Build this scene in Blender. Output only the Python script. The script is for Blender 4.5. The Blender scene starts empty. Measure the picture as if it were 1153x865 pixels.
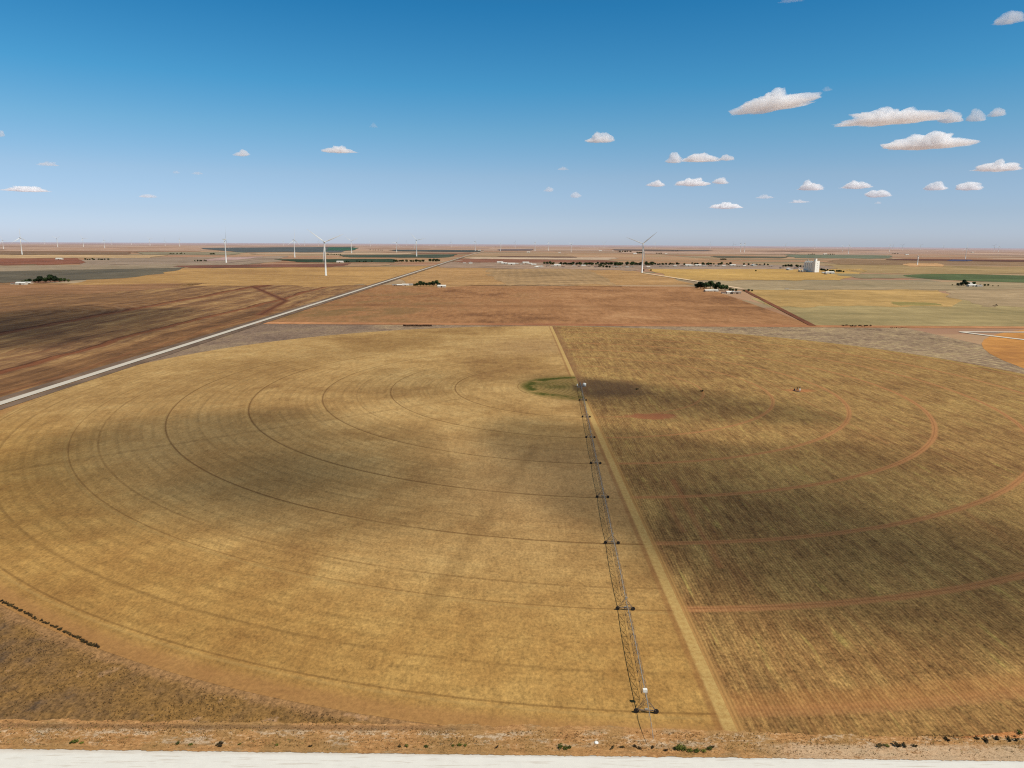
import bpy, bmesh, math, random
from mathutils import Vector, Matrix, noise as mnoise
random.seed(7)
SC = bpy.context.scene
COL = SC.collection
PI = math.pi
R_ = math.radians
# ---------------------------------------------------------------- camera
W0, H0, F0 = 1153.0, 865.0, 795.0
CAMH = 110.0
PITCH, ROLL = R_(11.48), R_(0.35)
CM = Matrix.Rotation(PI/2 - PITCH, 3, 'X') @ Matrix.Rotation(ROLL, 3, 'Z')
cam_d = bpy.data.cameras.new('camera')
cam = bpy.data.objects.new('camera', cam_d)
COL.objects.link(cam)
cam.matrix_world = Matrix.Translation((0, 0, CAMH)) @ CM.to_4x4()
cam_d.sensor_width = 36.0
cam_d.lens = F0/W0*36.0
cam_d.clip_start = 0.5
cam_d.clip_end = 200000
SC.camera = cam
REARTH = 7.4e6

def gz(x, y):
    r = math.hypot(x, y)
    return -(max(0.0, r-1500.0)**2)/(2*REARTH)

def ray(px, py):
    return (CM @ Vector((px-W0/2, -(py-H0/2), -F0))).normalized()

def g(px, py):
    """the point of the ground a spot of the survey photo shows"""
    d = ray(px, py)
    z = 0.0
    p = None
    for _ in range(30):
        if d.z > -1e-5: d.z = -1e-5
        t = (z-CAMH)/d.z
        t = min(t, 60000)
        p = (d.x*t, d.y*t)
        z = z*0.5 + gz(*p)*0.5
    return p

# ---------------------------------------------------------------- light
SUN_EL, SUN_AZ = R_(54), R_(126)      # azimuth clockwise from +Y
sd = bpy.data.lights.new('sun', 'SUN')
sd.energy = 4.2; sd.angle = R_(0.55); sd.color = (1.0, 0.955, 0.88)
so = bpy.data.objects.new('sun', sd); COL.objects.link(so)
S = Vector((math.sin(SUN_AZ)*math.cos(SUN_EL), math.cos(SUN_AZ)*math.cos(SUN_EL), math.sin(SUN_EL)))
so.rotation_euler = S.to_track_quat('Z', 'Y').to_euler()
so.location = (0, 0, 500)

w = bpy.data.worlds.new('World'); SC.world = w; w.use_nodes = True
nt = w.node_tree; nt.nodes.clear()
wo = nt.nodes.new('ShaderNodeOutputWorld'); bg = nt.nodes.new('ShaderNodeBackground')
sky = nt.nodes.new('ShaderNodeTexSky'); sky.sky_type = 'NISHITA'; sky.sun_disc = False
sky.sun_elevation = SUN_EL; sky.sun_rotation = SUN_AZ; sky.altitude = 1000
sky.air_density = 1.0; sky.dust_density = 0.6; sky.ozone_density = 2.0
tc = nt.nodes.new('ShaderNodeTexCoord'); sep = nt.nodes.new('ShaderNodeSeparateXYZ')
nt.links.new(tc.outputs['Generated'], sep.inputs[0])
rp = nt.nodes.new('ShaderNodeValToRGB')
SKY_STOPS = [(0.0, (1.0, 1.0, 1.0)), (0.06, (1.0, 1.0, 1.0)), (0.35, (1.0, 1.0, 1.0)), (1.0, (1, 1, 1))]
el = rp.color_ramp.elements
SKY_STOPS = [(0.0, (0.707, 0.821, 1.228)), (0.0105, (0.707, 0.821, 1.228)), (0.037, (0.678, 0.77, 1.06)), (0.084, (0.718, 0.819, 0.969)), (0.1405, (0.525, 0.866, 0.979)), (0.195, (0.301, 0.85, 1.022)), (0.288, (0.141, 0.73, 0.985)), (0.45, (0.3, 0.5, 0.55)), (0.7, (0.55, 0.55, 0.5)), (1.0, (0.6, 0.58, 0.5))]
while len(el) < len(SKY_STOPS): el.new(0.5)
for e, (p, c) in zip(el, SKY_STOPS):
    e.position = p; e.color = (*c, 1)
nt.links.new(sep.outputs[2], rp.inputs[0])
mx = nt.nodes.new('ShaderNodeMix'); mx.data_type = 'RGBA'; mx.blend_type = 'MULTIPLY'; mx.inputs[0].default_value = 1
nt.links.new(sky.outputs[0], mx.inputs[6]); nt.links.new(rp.outputs[0], mx.inputs[7])
nt.links.new(mx.outputs[2], bg.inputs[0]); bg.inputs[1].default_value = 0.105
nt.links.new(bg.outputs[0], wo.inputs[0])

SC.view_settings.view_transform = 'Standard'; SC.view_settings.look = 'None'
SC.view_settings.exposure = 0; SC.view_settings.gamma = 1
SC.cycles.max_bounces = 12; SC.cycles.diffuse_bounces = 1; SC.cycles.volume_bounces = 12
SC.cycles.transparent_max_bounces = 12
SC.cycles.use_denoising = False
try:
    SC.cycles.denoiser = 'OPENIMAGEDENOISE'
    SC.cycles.denoising_prefilter = 'ACCURATE'
except Exception: pass
SC.cycles.filter_width = 1.2
SC.cycles.sample_clamp_indirect = 2.2

# ---------------------------------------------------------------- node expressions
KALB = 0.72
def lin(c):
    c = c/255.0
    return c/12.92 if c <= 0.04045 else ((c+0.055)/1.055)**2.4
def P(r, gg, b, k=None):
    k = KALB if k is None else k
    return (lin(r)*k*1.03, lin(gg)*k, lin(b)*k*0.90)

class E:
    def __init__(s, G, sock): s.G, s.s = G, sock
    def _m(s, op, *o): return s.G.math(op, s, *o)
    def __add__(s, o): return s._m('ADD', o)
    __radd__ = __add__
    def __mul__(s, o): return s._m('MULTIPLY', o)
    __rmul__ = __mul__
    def __sub__(s, o): return s._m('SUBTRACT', o)
    def __rsub__(s, o): return s.G.math('SUBTRACT', o, s)
    def __truediv__(s, o): return s._m('DIVIDE', o)
    def pow(s, o): return s._m('POWER', o)
    def abs(s): return s._m('ABSOLUTE')
    def sqrt(s): return s._m('SQRT')
    def sin(s): return s._m('SINE')
    def frac(s): return s._m('FRACT')
    def floor(s): return s._m('FLOOR')
    def max(s, o): return s._m('MAXIMUM', o)
    def min(s, o): return s._m('MINIMUM', o)

class Graph:
    def __init__(s, name):
        s.m = bpy.data.materials.new(name); s.m.use_nodes = True
        s.t = s.m.node_tree; s.t.nodes.clear()
        s.out = s.t.nodes.new('ShaderNodeOutputMaterial')
        gn = s.t.nodes.new('ShaderNodeNewGeometry')
        sp = s.t.nodes.new('ShaderNodeSeparateXYZ')
        s.t.links.new(gn.outputs['Position'], sp.inputs[0])
        s.X, s.Y, s.Z = E(s, sp.outputs[0]), E(s, sp.outputs[1]), E(s, sp.outputs[2])
        s.geo = gn
    def put(s, inp, v):
        if isinstance(v, E): s.t.links.new(v.s, inp)
        elif isinstance(v, (tuple, list)): inp.default_value = (*v, 1) if len(v) == 3 and len(inp.default_value) == 4 else v
        else: inp.default_value = v
    def math(s, op, a, *o):
        n = s.t.nodes.new('ShaderNodeMath'); n.operation = op
        s.put(n.inputs[0], a)
        for i, v in enumerate(o): s.put(n.inputs[1+i], v)
        return E(s, n.outputs[0])
    def vec(s, x, y, z=0.0):
        n = s.t.nodes.new('ShaderNodeCombineXYZ')
        for i, v in enumerate((x, y, z)): s.put(n.inputs[i], v)
        return E(s, n.outputs[0])
    def noise(s, v, scale=1.0, detail=3.0, rough=0.55, dist=0.0):
        n = s.t.nodes.new('ShaderNodeTexNoise')
        s.put(n.inputs['Vector'], v); n.inputs['Scale'].default_value = scale
        n.inputs['Detail'].default_value = detail; n.inputs['Roughness'].default_value = rough
        n.inputs['Distortion'].default_value = dist
        return E(s, n.outputs['Fac'])
    def white(s, v):
        n = s.t.nodes.new('ShaderNodeTexWhiteNoise'); n.noise_dimensions = '2D'
        s.put(n.inputs['Vector'], v)
        return E(s, n.outputs['Value'])
    def sm(s, x, a, b, lo=0.0, hi=1.0):
        n = s.t.nodes.new('ShaderNodeMapRange'); n.interpolation_type = 'SMOOTHSTEP'
        s.put(n.inputs[0], x)
        for i, v in enumerate((a, b, lo, hi)): s.put(n.inputs[1+i], v)
        return E(s, n.outputs[0])
    def mix(s, f, a, b):
        n = s.t.nodes.new('ShaderNodeMix'); n.data_type = 'RGBA'
        s.put(n.inputs[0], f); s.put(n.inputs[6], a); s.put(n.inputs[7], b)
        return E(s, n.outputs[2])
    def scale(s, c, f):
        n = s.t.nodes.new('ShaderNodeVectorMath'); n.operation = 'SCALE'
        s.put(n.inputs[0], c); s.put(n.inputs[3], f)
        return E(s, n.outputs[0])
    def ramp(s, f, stops, const=False):
        n = s.t.nodes.new('ShaderNodeValToRGB')
        e = n.color_ramp.elements
        if const: n.color_ramp.interpolation = 'CONSTANT'
        while len(e) < len(stops): e.new(0.5)
        for q, (p, c) in zip(e, stops): q.position = p; q.color = (*c, 1)
        s.put(n.inputs[0], f)
        return E(s, n.outputs[0])
    def seg(s, p0, p1, width, soft=None):
        """1 inside a straight track between two ground points"""
        soft = width*0.5 if soft is None else soft
        dx, dy = p1[0]-p0[0], p1[1]-p0[1]
        L = math.hypot(dx, dy); dx /= L; dy /= L
        u = (s.X-p0[0])*dx + (s.Y-p0[1])*dy
        v = ((s.X-p0[0])*(-dy) + (s.Y-p0[1])*dx).abs()
        m = s.sm(v, width/2+soft, max(width/2-soft, 0))
        e = s.sm(u, -soft, soft)*s.sm(u, L+soft, L-soft)
        return m*e
    def stipple(s):
        X, Y = s.X, s.Y
        a = s.noise(s.vec(X*1.1, Y*0.75), 1, 2, 0.7)-0.5
        b = s.noise(s.vec(X*0.45, Y*0.20), 1, 3, 0.75)-0.5
        c = s.noise(s.vec(X*0.22, Y*0.07), 1, 3, 0.7)-0.5
        near = s.sm(Y, 600, 200)
        return a*(near*1.0+0.5)+b*1.1+c*(near*-0.45+0.8)
    def done(s, col, rough=0.95, bump=None, bstr=0.3, bdist=0.1, metal=0.0, spec=0.1):
        b = s.t.nodes.new('ShaderNodeBsdfPrincipled')
        s.put(b.inputs['Base Color'], col); b.inputs['Roughness'].default_value = rough
        b.inputs['Metallic'].default_value = metal
        b.inputs['Specular IOR Level'].default_value = spec
        if bump is not None:
            n = s.t.nodes.new('ShaderNodeBump'); n.inputs['Strength'].default_value = bstr
            n.inputs['Distance'].default_value = bdist
            s.put(n.inputs['Height'], bump); s.t.links.new(n.outputs[0], b.inputs['Normal'])
        s.t.links.new(b.outputs[0], s.out.inputs[0])
        return s.m

# ---------------------------------------------------------------- object helpers
def tag(o, label=None, cat=None, group=None, kind=None):
    if label: o['label'] = label
    if cat: o['category'] = cat
    if group: o['group'] = group
    if kind: o['kind'] = kind
    return o
def mesh_obj(name, verts, faces, mat, parent=None, smooth=False, edges=()):
    me = bpy.data.meshes.new(name); me.from_pydata(verts, list(edges), faces); me.update()
    if smooth: me.polygons.foreach_set('use_smooth', [True]*len(me.polygons))
    if mat: me.materials.append(mat)
    o = bpy.data.objects.new(name, me); COL.objects.link(o)
    if parent: o.parent = parent
    return o
def empty(name, loc=(0, 0, 0), rz=0.0):
    o = bpy.data.objects.new(name, None); COL.objects.link(o)
    o.location = loc; o.rotation_euler = (0, 0, rz); o.empty_display_size = 0.5
    return o
class MB:
    def __init__(s): s.v = []; s.f = []
    def add(s, v, f):
        n = len(s.v); s.v += [tuple(p) for p in v]; s.f += [tuple(i+n for i in q) for q in f]; return s
    def box(s, x0, x1, y0, y1, z0, z1):
        v = [(x, y, z) for z in (z0, z1) for y in (y0, y1) for x in (x0, x1)]
        return s.add(v, [(0, 2, 3, 1), (4, 5, 7, 6), (0, 1, 5, 4), (2, 6, 7, 3), (0, 4, 6, 2), (1, 3, 7, 5)])
    def tube(s, a, b, r0, r1=None, n=6):
        r1 = r0 if r1 is None else r1
        a, b = Vector(a), Vector(b); d = (b-a).normalized()
        q = Vector((0, 0, 1)) if abs(d.z) < 0.9 else Vector((1, 0, 0))
        u = d.cross(q).normalized(); w_ = d.cross(u)
        v = []
        for p, r in ((a, r0), (b, r1)):
            for i in range(n):
                t = 2*PI*i/n; v.append(p+(u*math.cos(t)+w_*math.sin(t))*r)
        f = [(i, (i+1) % n, n+(i+1) % n, n+i) for i in range(n)]
        f += [tuple(range(n))[::-1], tuple(range(n, 2*n))]
        return s.add(v, f)
    def lathe(s, prof, n=16, c=(0, 0, 0), axis='z'):
        v = []
        for r, z in prof:
            for i in range(n):
                t = 2*PI*i/n
                p = (r*math.cos(t), r*math.sin(t), z)
                if axis == 'y': p = (p[0], p[2], p[1])
                if axis == 'x': p = (p[2], p[0], p[1])
                v.append((c[0]+p[0], c[1]+p[1], c[2]+p[2]))
        f = []
        for k in range(len(prof)-1):
            for i in range(n):
                f.append((k*n+i, k*n+(i+1) % n, (k+1)*n+(i+1) % n, (k+1)*n+i))
        f.append(tuple(range(n))[::-1]); f.append(tuple(range((len(prof)-1)*n, len(prof)*n)))
        return s.add(v, f)
    def build(s, name, mat, parent=None, smooth=False):
        return mesh_obj(name, s.v, s.f, mat, parent, smooth)
def copy_tree(o, parent=None):
    c = o.copy(); COL.objects.link(c); c.parent = parent
    for ch in list(o.children): copy_tree(ch, c)
    return c
def zoff(x, y, layer): return layer*(0.03 + math.hypot(x, y)*6e-5)

def quad_sheet(name, q, mat, layer=1, n=10, label=None, kind='structure', wob=0.0):
    """sheet over four ground corners (TL,TR,BR,BL)"""
    v = []; f = []
    for j in range(n+1):
        for i in range(n+1):
            a, b = i/n, j/n
            x = (q[0][0]*(1-a)+q[1][0]*a)*(1-b)+(q[3][0]*(1-a)+q[2][0]*a)*b
            y = (q[0][1]*(1-a)+q[1][1]*a)*(1-b)+(q[3][1]*(1-a)+q[2][1]*a)*b
            if wob:
                sx = abs(q[1][0]-q[0][0])+abs(q[2][0]-q[3][0]); sy = abs(q[0][1]-q[3][1])+abs(q[1][1]-q[2][1])
                t = (1-2*b)**2
                if q[0][0] > -2500: x += sx*wob*(0.5*t*(1 if a < .5 else -1)*(abs(1-2*a)**6)+0.7*mnoise.noise(Vector((b*5, sx, a*2))))
                y += sy*wob*1.0*mnoise.noise(Vector((a*7, sy, b*2)))
            v.append((x, y, gz(x, y)+zoff(x, y, layer)))
    for j in range(n):
        for i in range(n):
            k = j*(n+1)+i; f.append((k, k+n+1, k+n+2, k+1))
    o = mesh_obj(name, v, f, mat); tag(o, kind=kind, label=label)
    return o
def road_sheet(name, pts, width, mat, layer=4, rise=0.0, taper=None):
    v = []; f = []
    P2 = []
    for k in range(len(pts)-1):
        a, b = pts[k], pts[k+1]
        L = math.hypot(b[0]-a[0], b[1]-a[1]); n = max(1, int(L/250))
        for i in range(n): P2.append((a[0]+(b[0]-a[0])*i/n, a[1]+(b[1]-a[1])*i/n))
    P2.append(pts[-1])
    for k, p in enumerate(P2):
        a = P2[max(0, k-1)]; b = P2[min(len(P2)-1, k+1)]
        dx, dy = b[0]-a[0], b[1]-a[1]; L = math.hypot(dx, dy); nx, ny = -dy/L, dx/L
        for s_ in (-1, -0.85, 0.85, 1):
            x, y = p[0]+nx*s_*width/2, p[1]+ny*s_*width/2
            v.append((x, y, gz(x, y)+zoff(x, y, layer)+(rise if abs(s_) < 1 else 0)))
    for k in range(len(P2)-1):
        for i in range(3): f.append((k*4+i, k*4+i+1, k*4+5+i, k*4+4+i)[::-1])
    o = mesh_obj(name, v, f, mat); tag(o, kind='structure'); return o

PVX, PVY = g(653, 436)          # centre of the irrigated circle
RC = 393.0
print('pivot', PVX, PVY)

# ---------------------------------------------------------------- ground materials
def far_ground():
    G = Graph('hazed_ground_soil')
    X, Y = G.X, G.Y
    r = (X*X+Y*Y).sqrt()
    # quarter-section grid with random splits
    cx = ((X+352)/804.0).floor(); cy = ((Y-127)/804.0).floor()
    h0 = G.white(G.vec(cx, cy))
    hs = G.white(G.vec(cx+31.3, cy+7.7))
    sub = ((Y-127)/(hs*300+140)).floor()
    h1 = G.white(G.vec(cx+sub*3.1, cy+sub))
    h = h0*0.45+h1*0.55
    h = h + (G.noise(G.vec(X*0.0012, Y*0.0012), 1, 4)-0.5)*0.35
    c = G.ramp(h, [(0.0, P(120, 84, 66)), (0.18, P(168, 122, 96)), (0.3, P(190, 150, 116)), (0.42, P(146, 134, 108)),
                   (0.52, P(204, 168, 132)), (0.66, P(186, 142, 116)), (0.78, P(160, 144, 118)), (0.88, P(212, 182, 150)), (1.0, P(150, 106, 88))])
    haze_pink = G.ramp(h, [(0.0, P(118, 98, 98)), (0.18, P(196, 160, 138)), (0.45, P(176, 144, 136)), (0.6, P(218, 190, 172)), (0.8, P(176, 148, 146)), (1.0, P(206, 176, 164))])
    haze_lilac = G.ramp(h, [(0.0, P(160, 152, 174)), (0.5, P(206, 188, 196)), (1.0, P(176, 166, 186))])
    c = G.mix(G.sm(r, 4500, 11000)*0.85, c, haze_pink)  # distance haze painted into the soil colour, pink then lilac
    c = G.mix(G.sm(r, 11000, 24000), c, haze_lilac)
    n1 = G.noise(G.vec(X*0.004, Y*0.004), 1, 5, 0.6)
    n2 = G.noise(G.vec(X*0.05, Y*0.05), 1, 4, 0.6)
    c = G.scale(c, n1*0.5+n2*0.25+0.62)
    return G.done(c)

def corner_mat():
    """dry scrub in the corners outside the circle"""
    G = Graph('dry_scrub_ground')
    X, Y = G.X, G.Y
    dx, dy = X-PVX, Y-PVY
    r = (dx*dx+dy*dy).sqrt()
    V = G.vec(X, Y)
    n0 = G.noise(V, 0.018, 4, 0.6, 0.4); n1 = G.noise(V, 0.12, 5, 0.65); n2 = G.noise(V, 0.9, 4, 0.75); n3 = G.noise(V, 2.6, 2, 0.8)
    far = G.sm(Y, 450, 620)
    near = G.ramp(n0*0.55+n1*0.45, [(0.32, P(104, 84, 68)), (0.42, P(134, 104, 72)), (0.50, P(150, 114, 70)), (0.58, P(156, 118, 68)), (0.68, P(186, 148, 106))])
    farc = G.ramp(n0*0.6+n1*0.4, [(0.36, P(130, 108, 90)), (0.5, P(164, 138, 114)), (0.62, P(188, 162, 126))])
    c = G.mix(far, near, farc)
    c = G.mix(far*G.sm(X, -120, -240)*0.45, c, P(132, 110, 100))
    # tillage arcs in the far right corner
    q = (X-330)*(X-330)+(Y-620)*(Y-620)
    arcs = (q.sqrt()*(2*PI/11.0)+n1*2).sin()
    arcm = far*G.sm(X, 120, 260)
    c = G.mix(arcm*G.sm(arcs, -0.2, 0.9)*G.sm(n1, 0.4, 0.6)*0.7, c, P(206, 184, 140))
    # bare rim where the last tower turns, pinkish dirt
    rim = G.sm(r+n1*5, RC-5, RC+1)*G.sm(r+n1*7, RC+8, RC+5)
    c = G.mix(rim*0.75*G.sm(Y, 700, 500), c, P(176, 134, 92))
    pat = G.sm(n1, 0.60, 0.70)*G.sm(Y, 175, 155)
    c = G.mix(pat*0.7, c, P(200, 160, 128))
    dark = G.sm(n1*0.5+n0*0.5, 0.44, 0.36)*G.sm(Y, 260, 230)
    c = G.mix(dark*0.6, c, P(84, 74, 68))
    # orange road shoulder
    sh = G.sm(Y+n1*2.2+n2*1.2, 146.2, 144.4)
    oc = G.ramp(n1*0.4+n2*0.6, [(0.3, P(160, 96, 58)), (0.45, P(204, 136, 82)), (0.6, P(222, 160, 104)), (0.72, P(232, 200, 160))])
    c = G.mix(sh, c, oc)
    wv = G.sm(n1*0.5+n2*0.5, 0.5, 0.6)*G.sm((Y-141.5).abs(), 2.5, 1.2)
    c = G.mix(wv*0.55, c, P(236, 206, 178))
    gd = G.sm(G.noise(G.vec(X*0.5, Y*1.2), 1, 4, 0.7), 0.52, 0.60)*G.sm((Y-139.0).abs(), 2.2, 0.8)
    c = G.mix(gd*0.7, c, P(112, 96, 50))
    pk = G.sm(X, 52, 62)*G.sm(Y+n1*2, 142.5, 141)
    c = G.mix(pk*G.sm(n1*0.5+n2*0.5, 0.36, 0.5)*0.8, c, P(230, 196, 176))
    c = G.scale(c, (n2-0.5)*0.9+(n3-0.5)*0.7+G.stipple()*1.2+1.0)
    return G.done(c, bump=n2+n3*0.6, bstr=0.6, bdist=0.25)

def gold_mat():
    G = Graph('wheat_stubble')
    X, Y = G.X, G.Y
    dx, dy = X-PVX, Y-PVY
    r = (dx*dx+dy*dy).sqrt(); a = G.math('ARCTAN2', dy, dx)
    V = G.vec(X, Y)
    n0 = G.noise(V, 0.009, 4, 0.55, 0.5); n1 = G.noise(V, 0.06, 5, 0.65); n2 = G.noise(V, 0.7, 4, 0.75); n3 = G.noise(V, 2.4, 2, 0.8)
    pol = G.noise(G.vec(r*0.30, a*r*0.012), 1, 4, 0.7)        # streaks that run round the pivot
    pol2 = G.noise(G.vec(r*1.4, a*r*0.03), 1, 3, 0.7)
    base = G.ramp(n0*0.55+n1*0.33+pol*0.12, [(0.36, P(160, 120, 74)), (0.45, P(186, 146, 92)), (0.52, P(206, 166, 108)), (0.60, P(222, 184, 124))])
    out = G.sm(r+n1*12, 290, 375)
    base = G.mix(out*0.75*G.sm(Y, 480, 330), base, G.ramp(n1*0.6+n0*0.4, [(0.35, P(172, 124, 64)), (0.5, P(200, 152, 82)), (0.65, P(220, 174, 98))]))
    base = G.mix(G.sm((r-310+n0*60).abs(), 60, 15)*G.sm(X, 0, -120)*0.30, base, P(150, 112, 66))
    mid = G.sm((r-215).abs(), 90, 20)*G.sm(X, -80, 30)
    base = G.mix(mid*0.45, base, P(180, 142, 102))
    sp = G.noise(G.vec(X*0.5, Y*2.6), 1, 4, 0.8)
    base = G.scale(base, (pol2-0.5)*0.12+G.stipple()*0.85+(n3-0.5)*0.5+(sp-0.5)*0.3+0.945)
    base = G.mix(0.10, base, P(168, 136, 96))
    # seeding passes: fine rings
    s1 = (r*(2*PI/6.1)+n1*1.2).sin()
    s2 = (r*(2*PI/2.03)).sin()
    base = G.scale(base, 1.0-G.sm(s1, 0.25, 1.0)*(G.sm(n1, 0.38, 0.62)*0.13+0.03)*G.sm(X, PVX-10, PVX-120) - s2*0.012)
    # wheel ruts of the towers
    rut = None
    DR = P(112, 78, 44); LT = P(205, 170, 110)
    for k in range(1, 9):
        rr = 47.8*k
        wd = 0.38 if k < 7 else 0.30
        m = G.sm((r-rr).abs(), wd*1.9, wd*0.6)*G.sm(G.noise(G.vec(a*3.0, r*0.01+k), 1, 3), 0.25, 0.45)
        base = G.mix(m*(0.62 if k in (2, 3, 4, 5, 6) else 0.42), base, DR)
        m2 = G.sm((r-rr-1.7).abs(), 0.9, 0.2)
        base = G.mix(m2*0.25, base, LT)
    for rr, st in ((72, .15), (119, .2), (167, .35), (215, .12), (268, .15), (320, .4), (353, .15), (366, .3)):
        m = G.sm((r-rr-n0*1.5).abs(), 0.9, 0.2)
        base = G.mix(m*st*G.sm(n1, 0.35, 0.55), base, DR)
    # darker circle edge + bare rim
    edge = G.sm(r+n1*4+n2*3, 388, 393)
    base = G.mix(edge*G.sm(Y, 620, 400)*0.65, base, P(182, 132, 84))
    # straight faint drive tracks
    for p0, p1, wd, st, cc in ((g(-40, 538), g(520, 449), 3.0, .28, DR), (g(604, 500), g(470, 700), 6.0, .27, DR), (g(468, 455), g(560, 595), 2.4, .12, DR),
                               (g(395, 590), g(352, 660), 1.6, .25, LT), (g(0, 497), g(70, 470), 4, .2, DR)):
        m = G.seg(p0, p1, wd, wd*0.5)
        base = G.mix(m*st*G.sm(n1, 0.3, 0.55), base, cc)
    base = G.scale(base, 1.0+(n2-0.5)*edge*0.9)
    # light straw strip along the straight edge of the half circle
    st = G.sm((X-(PVX-1.2)+(n2-0.5)*0.8).abs(), 2.4, 1.5)
    base = G.mix(st*0.75, base, G.ramp(n2, [(0.3, P(186, 146, 88)), (0.6, P(222, 188, 122))]))
    st2 = G.sm((X-(PVX-3.9)).abs(), 1.4, 0.4)
    base = G.mix(st2*0.45, base, P(150, 100, 62))
    # weeds by the pivot point
    gr = G.sm((r-43+n1*8).abs(), 9, 1)*G.sm(n1*0.45+n2*0.2+G.noise(V, 0.045, 3)*0.35, 0.43, 0.53)
    gr2 = G.sm((X-(PVX-24)).abs(), 24, 8)*G.sm((Y-(PVY+6)).abs(), 22, 5)*G.sm(n1*0.6+n2*0.4, 0.40, 0.54)
    gm = gr.max(gr2*0.7)
    inner = G.sm(r, 50, 42)
    rq = ((X-(PVX-52))*(X-(PVX-52))+(dy*dy)).sqrt()
    arc = (rq*(2*PI/3.6)+n1).sin()
    base = G.mix(inner*0.5, base, P(164, 140, 78))
    base = G.mix(inner*G.sm(arc, 0.0, 0.9)*0.45, base, P(132, 104, 60))
    gc = G.ramp(n2, [(0.3, P(50, 58, 22)), (0.5, P(84, 88, 30)), (0.7, P(134, 126, 52))])
    base = G.mix(gm, base, gc)
    base = G.mix(G.sm(dx.abs(), 9, 3)*G.sm((dy+4).abs(), 18, 6)*0.6, base, P(84, 66, 52))
    return G.done(base, bump=n2*0.5+n3+sp*0.5, bstr=0.55, bdist=0.12)

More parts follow.
